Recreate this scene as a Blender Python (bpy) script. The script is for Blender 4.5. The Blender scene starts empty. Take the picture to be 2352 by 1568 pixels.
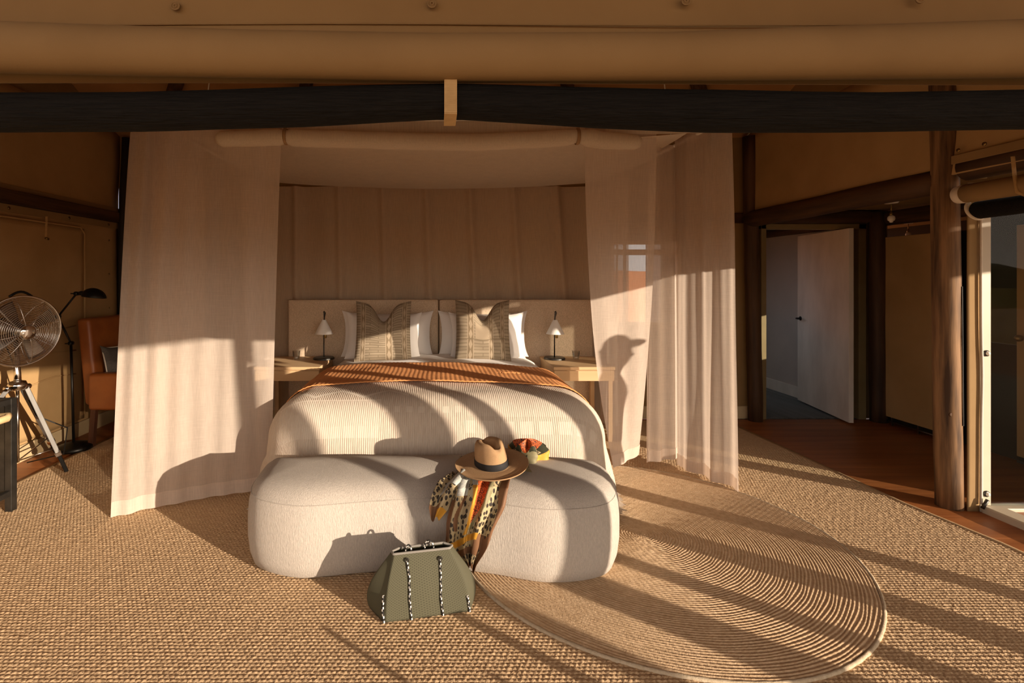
import bpy, bmesh, math, random
import numpy as np
from mathutils import Vector, Matrix, noise
random.seed(7)
PI = math.pi
S = bpy.context.scene
COL = S.collection

# ------------------------------------------------------------------ camera
FPX, CX, HY, CAMH = 1140.0, 1003.0, 640.0, 1.5      # focal length in pixels, principal point, eye height
cam = bpy.data.cameras.new('camera'); co = bpy.data.objects.new('camera', cam); COL.objects.link(co)
co.location = (0, 0, CAMH); co.rotation_euler = (PI/2, 0, 0)
cam.sensor_width = 36; cam.lens = 36*FPX/2352
cam.shift_x = (1176-CX)/2352; cam.shift_y = (HY-784)/2352
cam.clip_start = .05; cam.clip_end = 600
S.camera = co
# ------------------------------------------------------------------ sky, sun, exposure
AZ = math.radians(52); TE = .185                      # sunlight travels left-and-away, tan(elevation)
CA, SA = math.cos(AZ), math.sin(AZ)
w = bpy.data.worlds.new('World'); S.world = w; w.use_nodes = True
nt = w.node_tree; bg = nt.nodes['Background']
# evening sky: warm and bright around the low sun, cool and dimmer on the far side
tc = nt.nodes.new('ShaderNodeTexCoord'); dp = nt.nodes.new('ShaderNodeVectorMath'); dp.operation = 'DOT_PRODUCT'
dp.inputs[1].default_value = (SA, -CA, .1); nt.links.new(tc.outputs['Generated'], dp.inputs[0])
mr_ = nt.nodes.new('ShaderNodeMapRange'); mr_.inputs['From Min'].default_value = -1; nt.links.new(dp.outputs['Value'], mr_.inputs[0])
cr = nt.nodes.new('ShaderNodeValToRGB'); nt.links.new(mr_.outputs[0], cr.inputs[0]); nt.links.new(cr.outputs[0], bg.inputs[0])
cr.color_ramp.elements[0].position = .12; cr.color_ramp.elements[0].color = (.185, .195, .235, 1)
cr.color_ramp.elements[1].position = .95; cr.color_ramp.elements[1].color = (1.0, .84, .68, 1)
e_ = cr.color_ramp.elements.new(.5); e_.color = (.44, .42, .42, 1)
bg.inputs[1].default_value = 2.7
sun = bpy.data.lights.new('sun', 'SUN'); so = bpy.data.objects.new('sun', sun); COL.objects.link(so)
sun.energy = 6.9; sun.color = (1.0, .835, .655); sun.angle = math.radians(.4)
so.rotation_euler = Vector((-SA, CA, -TE)).to_track_quat('-Z', 'Y').to_euler()
so.location = (8, -6, 4)
S.view_settings.view_transform = 'Standard'; S.view_settings.look = 'None'
S.view_settings.exposure = 0.28; S.view_settings.gamma = 1.0; S.view_settings.use_curve_mapping = False
try:
    S.cycles.diffuse_bounces = 6; S.cycles.max_bounces = 14; S.cycles.transparent_max_bounces = 24
except Exception: pass

def P(px, py, Y):                                     # the point at depth Y that the photograph shows at (px, py)
    return Vector(((px-CX)*Y/FPX, Y, CAMH-(py-HY)*Y/FPX))
def CS(c, s):                                         # floor point from across-sun / along-sun coordinates
    return (CA*c-SA*s, SA*c+CA*s)

# ------------------------------------------------------------------ materials
MAT = {}
def new_mat(name):
    m = bpy.data.materials.new(name); m.use_nodes = True; MAT[name] = m
    return m, m.node_tree.nodes, m.node_tree.links, m.node_tree.nodes['Principled BSDF']
def coords(N, L, scale=(1, 1, 1), out='Object'):
    t = N.new('ShaderNodeTexCoord'); mp = N.new('ShaderNodeMapping'); mp.inputs['Scale'].default_value = scale
    L.new(t.outputs[out], mp.inputs[0]); return mp.outputs[0]
def rgba(c): return (c[0], c[1], c[2], 1)
def ramp(N, L, src, c0, c1, p0=.35, p1=.65):
    r = N.new('ShaderNodeValToRGB'); r.color_ramp.elements[0].position = p0; r.color_ramp.elements[1].position = p1
    r.color_ramp.elements[0].color = rgba(c0); r.color_ramp.elements[1].color = rgba(c1)
    L.new(src, r.inputs[0]); return r.outputs[0]
def noise_tex(N, L, vec, scale, detail=4, rough=.55):
    n = N.new('ShaderNodeTexNoise'); n.inputs['Scale'].default_value = scale; n.inputs['Detail'].default_value = detail
    n.inputs['Roughness'].default_value = rough; L.new(vec, n.inputs['Vector']); return n.outputs['Fac']
def bump(N, L, b, h, strength, dist):
    u = N.new('ShaderNodeBump'); u.inputs['Strength'].default_value = strength; u.inputs['Distance'].default_value = dist
    L.new(h, u.inputs['Height']); L.new(u.outputs[0], b.inputs['Normal']); return u
def M(name, c0, c1=None, rough=.75, vs=8, stretch=(1, 1, 1), metal=0, spec=.3, bs=None, bstretch=(1, 1, 1), bst=.4, bd=.003, sheen=0):
    m, N, L, b = new_mat(name)
    b.inputs['Roughness'].default_value = rough; b.inputs['Metallic'].default_value = metal
    b.inputs['Specular IOR Level'].default_value = spec
    if sheen: b.inputs['Sheen Weight'].default_value = sheen
    if c1 is None: c1 = tuple(x*.88 for x in c0)
    L.new(ramp(N, L, noise_tex(N, L, coords(N, L, stretch), vs), c0, c1), b.inputs['Base Color'])
    if bs: bump(N, L, b, noise_tex(N, L, coords(N, L, bstretch), bs, 3), bst, bd)
    return m
def wood(name, c0, c1, axis, rough=.6, fine=14, bst=.3, spec=.3):
    st = [1, 1, 1]; st[axis] = .07
    return M(name, c0, c1, rough, fine, tuple(st), bs=fine*2.2, bstretch=tuple(st), bst=bst, bd=.004, spec=spec)
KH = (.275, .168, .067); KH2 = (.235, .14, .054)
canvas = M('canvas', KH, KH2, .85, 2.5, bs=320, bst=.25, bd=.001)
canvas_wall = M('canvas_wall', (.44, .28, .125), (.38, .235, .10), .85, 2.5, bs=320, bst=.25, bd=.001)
canvas_light = M('canvas_light', (.285, .178, .076), (.245, .15, .062), .85, 3, bs=320, bst=.25, bd=.001)
canvas_dark = M('canvas_dark', (.20, .13, .065), (.16, .10, .05), .9, 3, bs=200, bst=.2, bd=.001)
ceiling_canvas = M('ceiling_canvas', (.40, .21, .085), (.33, .17, .065), .9, 2, bs=200, bst=.2, bd=.001)
mesh_dark = M('mesh_dark', (.014, .0125, .011), (.007, .0065, .006), .9, 60, (.2, 8, 8), bs=95, bstretch=(.15, 1.2, 1.2), bst=1, bd=.008, spec=.12)
webbing = M('webbing', (.55, .36, .16), (.46, .30, .13), .7, 30, bs=420, bstretch=(.05, .05, 1), bst=.8, bd=.002)
log_v = wood('log_upright', (.095, .047, .021), (.035, .017, .008), 2, .65)
log_x = wood('log_across', (.085, .040, .018), (.035, .016, .007), 0, .65)
log_y = wood('log_along', (.10, .048, .020), (.036, .017, .007), 1, .65)
post_wood = wood('post_wood', (.25, .135, .06), (.055, .027, .012), 2, .7, 24)
dark_pole = wood('dark_pole', (.030, .024, .018), (.018, .014, .010), 2, .6)
floor_wood = wood('floor_wood', (.36, .13, .04), (.24, .08, .024), 0, .42, 9, .12, .2)
deck_wood = wood('deck_wood', (.42, .33, .22), (.34, .26, .17), 1, .9, 10, .3, .03)
grey_boards = wood('grey_boards', (.16, .17, .17), (.11, .12, .12), 1, .6, 10)
oak = wood('oak', (.66, .46, .26), (.58, .39, .21), 0, .5, 7, .1)
baseboard_m = M('baseboard_paint', (.50, .38, .22), (.46, .34, .19), .6, 4)
frame_m = M('frame_paint', (.52, .45, .34), (.48, .41, .31), .45, 4)
frame_olive = M('door_frame_paint', (.27, .19, .085), (.23, .16, .07), .55, 4)
door_white = M('door_white', (.76, .69, .61), (.60, .54, .47), .6, 3.5, (1, 1, .35), bs=25, bst=.15)
wall_grey = M('wall_grey', (.50, .44, .39), (.44, .39, .35), .8, 2)
black_metal = M('black_metal', (.010, .009, .008), (.014, .012, .010), .38, 6, metal=.6, spec=.5)
steel = M('brushed_steel', (.42, .40, .38), (.34, .32, .30), .32, 40, (1, 1, .1), metal=1)
chrome = M('chrome', (.78, .76, .73), (.74, .72, .70), .12, 5, metal=1)
leg_metal = M('grey_leg_metal', (.20, .19, .175), (.16, .15, .14), .45, 30, (1, 1, .1), metal=.7)
dark_steel = M('dark_steel', (.10, .095, .085), (.07, .066, .06), .42, 14, metal=.9)
brass = M('brass', (.36, .25, .10), (.28, .19, .07), .4, 20, metal=1)
rubber = M('black_rubber', (.015, .014, .013), (.02, .019, .018), .7, 30)
white_plastic = M('white_enamel', (.78, .72, .64), (.74, .68, .60), .4, 3)
leather = M('tan_leather', (.33, .10, .022), (.25, .07, .015), .38, 5, bs=160, bst=.2, bd=.001, spec=.5)
leg_wood = wood('dark_leg_wood', (.12, .045, .022), (.07, .026, .014), 2, .45)
rattan = M('pale_cane', (.60, .42, .22), (.50, .34, .17), .5, 20)
grey_wool = M('grey_wool', (.12, .105, .09), (.08, .07, .06), .95, 120, bs=260, bst=.6, bd=.003)
white_piping = M('pale_piping', (.70, .62, .52), None, .8)
linen_grey = M('headboard_tweed', (.68, .53, .385), (.50, .385, .27), .95, 180, (1, 1, .6), bs=330, bst=.6, bd=.003)
white_cotton = M('white_cotton', (.83, .80, .77), (.80, .77, .74), .85, 5, bs=14, bst=.25, bd=.006)
ceramic = M('white_shade', (.86, .84, .80), (.84, .82, .78), .35, 3)
hat_straw = M('hat_straw', (.46, .285, .15), (.36, .215, .105), .8, 260, (1, 1, 3), bs=420, bstretch=(1, 1, 3), bst=.7, bd=.002)
hat_band = M('hat_band', (.012, .011, .012), (.020, .018, .018), .7, 200, (1, 1, 8), bs=300, bstretch=(.1, .1, 1), bst=.6, bd=.002)
neoprene = None
lining = M('rust_lining', (.20, .045, .015), (.13, .03, .01), .9, 60)
trim_grey = M('grey_trim', (.22, .20, .175), None, .6)
tie_tape = M('tie_tape', (.36, .22, .11), (.30, .18, .09), .8, 40)
rope_white = M('rope_white', (.72, .68, .62), None, .8)
rope_black = M('rope_black', (.016, .014, .013), None, .8)
sand = M('red_sand', (.42, .19, .08), (.34, .15, .06), .95, .4, spec=.03, bs=6, bst=.3, bd=.05)
dune_m = M('dune_sand', (.50, .16, .055), (.42, .13, .045), .95, .05)
scrub = M('green_scrub', (.10, .13, .045), (.16, .16, .06), .95, 1.5)
skin_m = M('skin', (.42, .24, .16), (.40, .22, .15), .55, 6)
shirt_m = M('khaki_shirt', (.36, .28, .18), (.32, .25, .16), .85, 9, bs=200)
trousers_m = M('dark_trousers', (.06, .065, .075), (.05, .055, .065), .9, 9, bs=200)
cap_m = M('navy_cap', (.03, .035, .05), None, .8)
hair_m = M('brown_hair', (.07, .035, .018), (.04, .02, .01), .6, 60, (1, 1, .1))
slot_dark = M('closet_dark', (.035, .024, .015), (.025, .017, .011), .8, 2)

def sheer_mat(name, c, transp, vs=300):
    m, N, L, b = new_mat(name); N.remove(b)
    out = N['Material Output']
    d = N.new('ShaderNodeBsdfDiffuse'); t = N.new('ShaderNodeBsdfTranslucent'); tr = N.new('ShaderNodeBsdfTransparent')
    col = ramp(N, L, noise_tex(N, L, coords(N, L, (1, 1, .06)), 160, 3), c, tuple(x*.90 for x in c))
    for q in (d, t): L.new(col, q.inputs['Color'])
    tr.inputs['Color'].default_value = (1, .97, .93, 1)
    m1 = N.new('ShaderNodeMixShader'); m1.inputs[0].default_value = .42
    L.new(d.outputs[0], m1.inputs[1]); L.new(t.outputs[0], m1.inputs[2])
    slub = N.new('ShaderNodeMapRange'); slub.inputs['To Min'].default_value = transp-.07; slub.inputs['To Max'].default_value = transp+.07
    L.new(noise_tex(N, L, coords(N, L, (.05, .05, 1)), 220, 2), slub.inputs[0])
    m2 = N.new('ShaderNodeMixShader'); L.new(slub.outputs[0], m2.inputs[0])
    L.new(m1.outputs[0], m2.inputs[1]); L.new(tr.outputs[0], m2.inputs[2]); L.new(m2.outputs[0], out.inputs[0])
    bu = N.new('ShaderNodeBump'); bu.inputs['Strength'].default_value = .25; bu.inputs['Distance'].default_value = .002
    L.new(noise_tex(N, L, coords(N, L, (.15, .15, 1)), vs, 2), bu.inputs['Height'])
    L.new(bu.outputs[0], d.inputs['Normal'])
    return m
SHC = (.78, .66, .56)
sheer = sheer_mat('sheer_linen', SHC, .25)
sheer_thick = sheer_mat('sheer_hem', SHC, .08)
canopy_cloth = sheer_mat('canopy_cloth', (.84, .74, .61), .03)
sheer_back = sheer_mat('sheer_back', (.80, .64, .47), .12)

def glass_mat(name, tint=(1, 1, 1), refl=.5):
    m, N, L, b = new_mat(name); N.remove(b)
    tr = N.new('ShaderNodeBsdfTransparent'); tr.inputs[0].default_value = rgba(tint)
    g = N.new('ShaderNodeBsdfGlossy'); g.inputs['Roughness'].default_value = .01
    fr = N.new('ShaderNodeLayerWeight'); fr.inputs[0].default_value = .5
    pw_ = N.new('ShaderNodeMath'); pw_.operation = 'POWER'; pw_.inputs[1].default_value = 4; L.new(fr.outputs['Facing'], pw_.inputs[0])
    mu = N.new('ShaderNodeMath'); mu.operation = 'MULTIPLY_ADD'; mu.inputs[1].default_value = refl; mu.inputs[2].default_value = .04*refl
    L.new(pw_.outputs[0], mu.inputs[0])
    mx = N.new('ShaderNodeMixShader'); L.new(mu.outputs[0], mx.inputs[0]); L.new(tr.outputs[0], mx.inputs[1]); L.new(g.outputs[0], mx.inputs[2])
    L.new(mx.outputs[0], N['Material Output'].inputs[0]); return m
pane_m = glass_mat('window_glass', (.93, .95, .93), .15)
tumbler_m = glass_mat('tumbler_glass', (.95, .96, .96), 1.7)
# sisal: tone varies knot by knot, relief is modelled
m, N, L, b = new_mat('sisal'); b.inputs['Roughness'].default_value = .85; b.inputs['Specular IOR Level'].default_value = .2
L.new(ramp(N, L, noise_tex(N, L, coords(N, L, (1, 2.0, 1)), 55, 3, .8), (.62, .435, .26), (.41, .27, .15), .3, .7), b.inputs['Base Color'])
bump(N, L, b, noise_tex(N, L, coords(N, L, (1, 1.3, 1)), 75, 2), .8, .006); sisal = m
sisal_edge = M('sisal_binding', (.42, .28, .15), (.36, .235, .12), .9, 30, bs=300)
m, N, L, b = new_mat('jute'); b.inputs['Roughness'].default_value = .85; b.inputs['Specular IOR Level'].default_value = .2
L.new(ramp(N, L, noise_tex(N, L, coords(N, L), 30, 4, .75), (.66, .475, .30), (.45, .30, .17), .3, .72), b.inputs['Base Color'])
bump(N, L, b, noise_tex(N, L, coords(N, L), 150, 3), .5, .004); jute = m
jute_edge = M('jute_edge', (.52, .42, .30), (.42, .33, .22), .9, 60, bs=200, bst=.6)
# boucle ottoman
m, N, L, b = new_mat('boucle'); b.inputs['Roughness'].default_value = .95; b.inputs['Specular IOR Level'].default_value = .1
L.new(ramp(N, L, noise_tex(N, L, coords(N, L, (1, 1, .25)), 190, 3, .8), (.55, .49, .43), (.42, .375, .33), .3, .7), b.inputs['Base Color'])
bump(N, L, b, noise_tex(N, L, coords(N, L, (1, 1, .16)), 210, 4, .75), .85, .007); boucle = m
# bedspread: vertical ribs, paler raised patches (a woven pattern)
def math_node(N, L, op, a, bv):
    q = N.new('ShaderNodeMath'); q.operation = op
    for i, v in enumerate((a, bv)):
        if isinstance(v, (int, float)): q.inputs[i].default_value = v
        elif v is not None: L.new(v, q.inputs[i])
    return q.outputs[0]
def uvxy(N, L):
    t = N.new('ShaderNodeUVMap'); s = N.new('ShaderNodeSeparateXYZ'); L.new(t.outputs[0], s.inputs[0]); return s.outputs[0], s.outputs[1], t.outputs[0]
def band(N, L, v, a, bv): return math_node(N, L, 'MULTIPLY', math_node(N, L, 'GREATER_THAN', v, a), math_node(N, L, 'LESS_THAN', v, bv))
m, N, L, b = new_mat('bedspread'); b.inputs['Roughness'].default_value = .92; b.inputs['Specular IOR Level'].default_value = .1
u, v, uv = uvxy(N, L)
def mask_bits(N, L, u, v):
    dash = math_node(N, L, 'GREATER_THAN', math_node(N, L, 'FRACT', math_node(N, L, 'MULTIPLY', u, 8.3), None), .35)
    r1 = math_node(N, L, 'MULTIPLY', math_node(N, L, 'MULTIPLY', band(N, L, v, .60, .645), band(N, L, u, -.95, -.36)), math_node(N, L, 'GREATER_THAN', math_node(N, L, 'FRACT', math_node(N, L, 'MULTIPLY', u, 11.7), None), .28))
    r2 = math_node(N, L, 'MULTIPLY', math_node(N, L, 'MULTIPLY', band(N, L, v, .58, .63), band(N, L, u, .18, 1.1)), dash)
    zig = math_node(N, L, 'PINGPONG', math_node(N, L, 'MULTIPLY', u, 1.0), .16)
    zz = math_node(N, L, 'MULTIPLY', math_node(N, L, 'LESS_THAN', math_node(N, L, 'ABSOLUTE', math_node(N, L, 'SUBTRACT', v, math_node(N, L, 'ADD', math_node(N, L, 'MULTIPLY', zig, .4), .385)), None), .009), band(N, L, u, -1.0, -.18))
    line1 = math_node(N, L, 'MULTIPLY', band(N, L, v, .47, .478), band(N, L, u, -1.05, -.36))
    patch = math_node(N, L, 'MULTIPLY', band(N, L, v, .478, .645), band(N, L, u, -1.05, -.36))
    patch2 = math_node(N, L, 'MULTIPLY', band(N, L, v, .36, .56), band(N, L, u, .2, 1.1))
    dashes = math_node(N, L, 'MULTIPLY', math_node(N, L, 'MULTIPLY', band(N, L, v, .515, .545), band(N, L, u, -.34, .18)), math_node(N, L, 'GREATER_THAN', math_node(N, L, 'FRACT', math_node(N, L, 'MULTIPLY', u, 13), None), .5))
    top = math_node(N, L, 'MULTIPLY', math_node(N, L, 'MULTIPLY', band(N, L, v, .29, .325), band(N, L, u, .25, .9)), dash)
    full = r1
    r2, top, dashes, full = [math_node(N, L, 'MULTIPLY', q, .55) for q in (r2, top, dashes, full)]
    for q in (r2, zz, line1, dashes, top): full = math_node(N, L, 'MAXIMUM', full, q)
    half = math_node(N, L, 'MULTIPLY', math_node(N, L, 'MAXIMUM', patch, patch2), .35)
    return math_node(N, L, 'MAXIMUM', full, half)
mk = mask_bits(N, L, u, v)
nz = noise_tex(N, L, coords(N, L, (1, .08, .08)), 170, 3, .7)
base = ramp(N, L, nz, (.60, .51, .42), (.47, .385, .305), .3, .7)
mix = N.new('ShaderNodeMixRGB'); L.new(mk, mix.inputs[0]); L.new(base, mix.inputs[1]); mix.inputs[2].default_value = (.635, .555, .465, 1)
L.new(mix.outputs[0], b.inputs['Base Color'])
rib = math_node(N, L, 'SINE', math_node(N, L, 'MULTIPLY', u, 480), None)
hh = math_node(N, L, 'ADD', math_node(N, L, 'MULTIPLY', rib, math_node(N, L, 'SUBTRACT', 1.0, mk)), math_node(N, L, 'ADD', math_node(N, L, 'MULTIPLY', mk, 1.5), math_node(N, L, 'MULTIPLY', nz, 2.0)))
bump(N, L, b, hh, .35, .004); spread_m = m
throw_m = M('rust_throw', (.74, .325, .12), (.65, .275, .095), .9, 40, bs=120, bst=.5, bd=.004)
# cushion print: taupe with pale bars
def cushion_mat(name, flip):
    m, N, L, b = new_mat(name); b.inputs['Roughness'].default_value = .92; b.inputs['Specular IOR Level'].default_value = .1
    u, v, uv = uvxy(N, L)
    br = N.new('ShaderNodeTexBrick'); br.inputs['Scale'].default_value = 1.0
    br.inputs['Brick Width'].default_value = .42 if not flip else .5; br.inputs['Row Height'].default_value = .044 if not flip else .058
    br.inputs['Mortar Size'].default_value = .007; br.offset = .37
    br.inputs['Color1'].default_value = (.27, .215, .15, 1); br.inputs['Color2'].default_value = (.34, .275, .195, 1); br.inputs['Mortar'].default_value = (.20, .155, .105, 1)
    L.new(uv, br.inputs['Vector'])
    c = br.outputs['Color']
    def over(c, mask, col):
        q = N.new('ShaderNodeMixRGB'); L.new(mask, q.inputs[0]); L.new(c, q.inputs[1]); q.inputs[2].default_value = rgba(col); return q.outputs[0]
    tri = math_node(N, L, 'PINGPONG', math_node(N, L, 'MULTIPLY', v, 1.0), .09)
    for a, w_ in (((.10, .07), (.56, .10), (.86, .06)) if not flip else ((.22, .10), (.62, .06), (.84, .05))):
        c = over(c, band(N, L, u, a, a+w_), (.22, .165, .105))
        cen = math_node(N, L, 'ABSOLUTE', math_node(N, L, 'SUBTRACT', u, a+w_/2), None)
        c = over(c, math_node(N, L, 'LESS_THAN', cen, math_node(N, L, 'MULTIPLY', tri, w_*4)), (.38, .30, .21))
        c = over(c, band(N, L, u, a-.012, a), (.40, .32, .23)); c = over(c, band(N, L, u, a+w_, a+w_+.012), (.40, .32, .23))
    if flip:
        c = over(c, band(N, L, v, .36, .372), (.19, .145, .095))
        c = over(c, math_node(N, L, 'MULTIPLY', band(N, L, v, .38, .72), band(N, L, u, .36, .60)), (.36, .285, .20))
    L.new(c, b.inputs['Base Color'])
    bump(N, L, b, noise_tex(N, L, coords(N, L), 330, 2), .4, .002); return m
cushion_a = cushion_mat('cushion_print_bars', False); cushion_b = cushion_mat('cushion_print_panels', True)
# olive perforated neoprene
m, N, L, b = new_mat('perforated_neoprene'); b.inputs['Roughness'].default_value = .75; b.inputs['Specular IOR Level'].default_value = .2
u, v, uv = uvxy(N, L)
fu = math_node(N, L, 'SUBTRACT', math_node(N, L, 'FRACT', math_node(N, L, 'ADD', math_node(N, L, 'MULTIPLY', u, 62), math_node(N, L, 'MULTIPLY', v, 46)), None), .5)
fv = math_node(N, L, 'SUBTRACT', math_node(N, L, 'FRACT', math_node(N, L, 'SUBTRACT', math_node(N, L, 'MULTIPLY', u, 62), math_node(N, L, 'MULTIPLY', v, 46)), None), .5)
dd = math_node(N, L, 'ADD', math_node(N, L, 'MULTIPLY', fu, fu), math_node(N, L, 'MULTIPLY', fv, fv))
hole = math_node(N, L, 'LESS_THAN', dd, .055)
mix = N.new('ShaderNodeMixRGB'); L.new(hole, mix.inputs[0]); mix.inputs[1].default_value = (.082, .077, .048, 1); mix.inputs[2].default_value = (.045, .041, .024, 1)
L.new(mix.outputs[0], b.inputs['Base Color']); bump(N, L, b, math_node(N, L, 'SUBTRACT', 1.0, hole), .4, .002); neoprene = m
# scarf prints
def spots(name, bgc, dot, scale, thr, st=(1, 1, 1)):
    m, N, L, b = new_mat(name); b.inputs['Roughness'].default_value = .55
    vo = N.new('ShaderNodeTexVoronoi'); vo.inputs['Scale'].default_value = scale; vo.inputs['Randomness'].default_value = .55
    L.new(coords(N, L, st), vo.inputs['Vector'])
    L.new(ramp(N, L, vo.outputs['Distance'], dot, bgc, thr-.02, thr+.02), b.inputs['Base Color']); return m
scarf_m = [spots('scarf_cheetah', (.40, .315, .18), (.030, .022, .016), 42, .43, (1.2, 1.2, .85)),
           M('scarf_brown', (.19, .095, .048), (.16, .08, .04), .6, 20),
           M('scarf_mustard', (.60, .30, .035), (.54, .26, .03), .55, 20),
           None,
           M('scarf_sage', (.26, .23, .13), (.22, .19, .10), .6, 30),
           spots('scarf_pale_blue', (.36, .37, .35), (.52, .50, .43), 140, .4),
           M('scarf_dark_olive', (.028, .030, .016), (.05, .05, .028), .55, 40)]
m, N, L, b = new_mat('scarf_orange'); b.inputs['Roughness'].default_value = .55
vo = N.new('ShaderNodeTexVoronoi'); vo.feature = 'DISTANCE_TO_EDGE'; vo.inputs['Scale'].default_value = 105
L.new(coords(N, L), vo.inputs['Vector']); L.new(ramp(N, L, vo.outputs['Distance'], (.06, .018, .01), (.66, .13, .028), .06, .12), b.inputs['Base Color']); scarf_m[3] = m

# ------------------------------------------------------------------ mesh helpers
class MB:
    def __init__(s): s.v = []; s.f = []; s.mi = []; s.uv = None
    def add(s, vs, fs, mi=0):
        o = len(s.v); s.v += [tuple(q) for q in vs]; s.f += [tuple(i+o for i in f) for f in fs]; s.mi += [mi]*len(fs)
    def box(s, x0, x1, y0, y1, z0, z1, mi=0, M4=None):
        vs = [Vector((x, y, z)) for x in (x0, x1) for y in (y0, y1) for z in (z0, z1)]
        if M4 is not None: vs = [M4 @ q for q in vs]
        s.add(vs, [(0, 1, 3, 2), (4, 6, 7, 5), (0, 4, 5, 1), (2, 3, 7, 6), (0, 2, 6, 4), (1, 5, 7, 3)], mi); return s
    def bar(s, a, b, wx, wy, up=Vector((0, 0, 1)), mi=0):       # square-section bar between two points
        a, b = Vector(a), Vector(b); d = (b-a).normalized()
        if abs(d.dot(up)) > .98: up = Vector((0, 1, 0))
        x = d.cross(up).normalized()*wx/2; y = d.cross(x).normalized()*wy/2
        vs = [p+i*x+j*y for p in (a, b) for i, j in ((-1, -1), (1, -1), (1, 1), (-1, 1))]
        s.add(vs, [(3, 2, 1, 0), (4, 5, 6, 7)]+[(i, (i+1) % 4, 4+(i+1) % 4, 4+i) for i in range(4)], mi); return s
    def tube(s, pts, r, n=12, closed=False, caps=True, mi=None, squash=1.0):
        pts = [Vector(p) for p in pts]; k = len(pts); rs = r if isinstance(r, (list, tuple)) else [r]*k
        vs = []; up = None
        for i, p in enumerate(pts):
            if closed: d = pts[(i+1) % k]-pts[i-1]
            else: d = pts[min(i+1, k-1)]-pts[max(i-1, 0)]
            d.normalize()
            if up is None: up = Vector((0, 0, 1)) if abs(d.z) < .9 else Vector((0, 1, 0))
            x = d.cross(up).normalized(); up = x.cross(d).normalized()
            for j in range(n):
                a = 2*PI*j/n; vs.append(p+(x*math.cos(a)+up*math.sin(a)*squash)*rs[i])
        fs = []; ms = []
        for i in range(k if closed else k-1):
            for j in range(n):
                fs.append((i*n+j, i*n+(j+1) % n, ((i+1) % k)*n+(j+1) % n, ((i+1) % k)*n+j))
                ms.append(mi(i, j) if callable(mi) else (mi or 0))
        if caps and not closed:
            fs.append(tuple(range(n))[::-1]); fs.append(tuple((k-1)*n+j for j in range(n))); ms += [ms[0] if ms else 0]*2
        o = len(s.v); s.v += [tuple(q) for q in vs]; s.f += [tuple(i+o for i in f) for f in fs]; s.mi += ms; return s
    def lathe(s, prof, n=32, M4=None, mi=0, cap=True):           # prof: (radius, z)
        M4 = M4 or Matrix.Identity(4); k = len(prof)
        vs = [M4 @ Vector((r*math.cos(2*PI*j/n), r*math.sin(2*PI*j/n), z)) for r, z in prof for j in range(n)]
        fs = [(i*n+j, i*n+(j+1) % n, (i+1)*n+(j+1) % n, (i+1)*n+j) for i in range(k-1) for j in range(n)]
        if cap:
            fs.append(tuple(range(n))[::-1]); fs.append(tuple((k-1)*n+j for j in range(n)))
        s.add(vs, fs, mi); return s
    def grid(s, fn, nu, nv, mi=None, uvfn=None, wrap=False):     # fn(u,v) with u,v in 0..1
        vs = [fn(i/nu, j/nv) for j in range(nv+1) for i in range(nu+1)]; W = nu+1
        fs = []; ms = []
        for j in range(nv):
            for i in range(nu):
                fs.append((j*W+i, j*W+i+1, (j+1)*W+i+1, (j+1)*W+i)); ms.append(mi((i+.5)/nu, (j+.5)/nv) if mi else 0)
        o = len(s.v); s.v += [tuple(q) for q in vs]; s.f += [tuple(i+o for i in f) for f in fs]; s.mi += ms
        if uvfn:
            if s.uv is None: s.uv = {}
            for j in range(nv+1):
                for i in range(nu+1): s.uv[o+j*W+i] = uvfn(i/nu, j/nv)
        return s
    def build(s, name, mat, parent=None, smooth=False, bevel=0, seg=2, thick=0, sub=0):
        me = bpy.data.meshes.new(name); me.from_pydata(s.v, [], s.f); me.update()
        for m in (mat if isinstance(mat, (list, tuple)) else [mat]): me.materials.append(m)
        if any(s.mi): me.polygons.foreach_set('material_index', s.mi)
        if smooth: me.polygons.foreach_set('use_smooth', [True]*len(s.f))
        if s.uv:
            ul = me.uv_layers.new(name='UVMap')
            for lp in me.loops: ul.data[lp.index].uv = s.uv.get(lp.vertex_index, (0, 0))
        o = bpy.data.objects.new(name, me); COL.objects.link(o)
        if thick:
            md = o.modifiers.new('solid', 'SOLIDIFY'); md.thickness = thick; md.offset = 0
        if bevel:
            md = o.modifiers.new('bevel', 'BEVEL'); md.width = bevel; md.segments = seg; md.limit_method = 'ANGLE'
            if seg > 2 and not smooth: me.polygons.foreach_set('use_smooth', [True]*len(s.f))
        if sub:
            md = o.modifiers.new('sub', 'SUBSURF'); md.levels = sub; md.render_levels = sub
        return adopt(o, parent)
ORIG = {}
def adopt(o, parent):
    if parent is not None:
        o.parent = parent; p = ORIG.get(parent.name)
        if p is not None: o.matrix_parent_inverse = Matrix.Translation(-p)
    return o
def thing(name, label, cat, loc=(0, 0, 0), group=None):
    o = bpy.data.objects.new(name, None); COL.objects.link(o); o.location = loc; o.empty_display_size = .1
    ORIG[o.name] = Vector(loc); o['label'] = label; o['category'] = cat
    if group: o['group'] = group
    return o
def tag(o, label, cat, group=None):
    o['label'] = label; o['category'] = cat
    if group: o['group'] = group
    return o
def struct(o): o['kind'] = 'structure'; return o
def part(name, mb, mat, parent, **k): return mb.build(name, mat, parent, **k)
def box(x0, x1, y0, y1, z0, z1): return MB().box(x0, x1, y0, y1, z0, z1)
def copy_tree(o, shift, label=None):
    c = o.copy(); COL.objects.link(c); c.location = Vector(o.location)+Vector(shift)
    if label: c['label'] = label
    for ch in o.children:
        d = ch.copy(); COL.objects.link(d); d.parent = c
        for g in ch.children:
            e = g.copy(); COL.objects.link(e); e.parent = d
    return c
def lerp(a, b, t): return a+(b-a)*t
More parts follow.
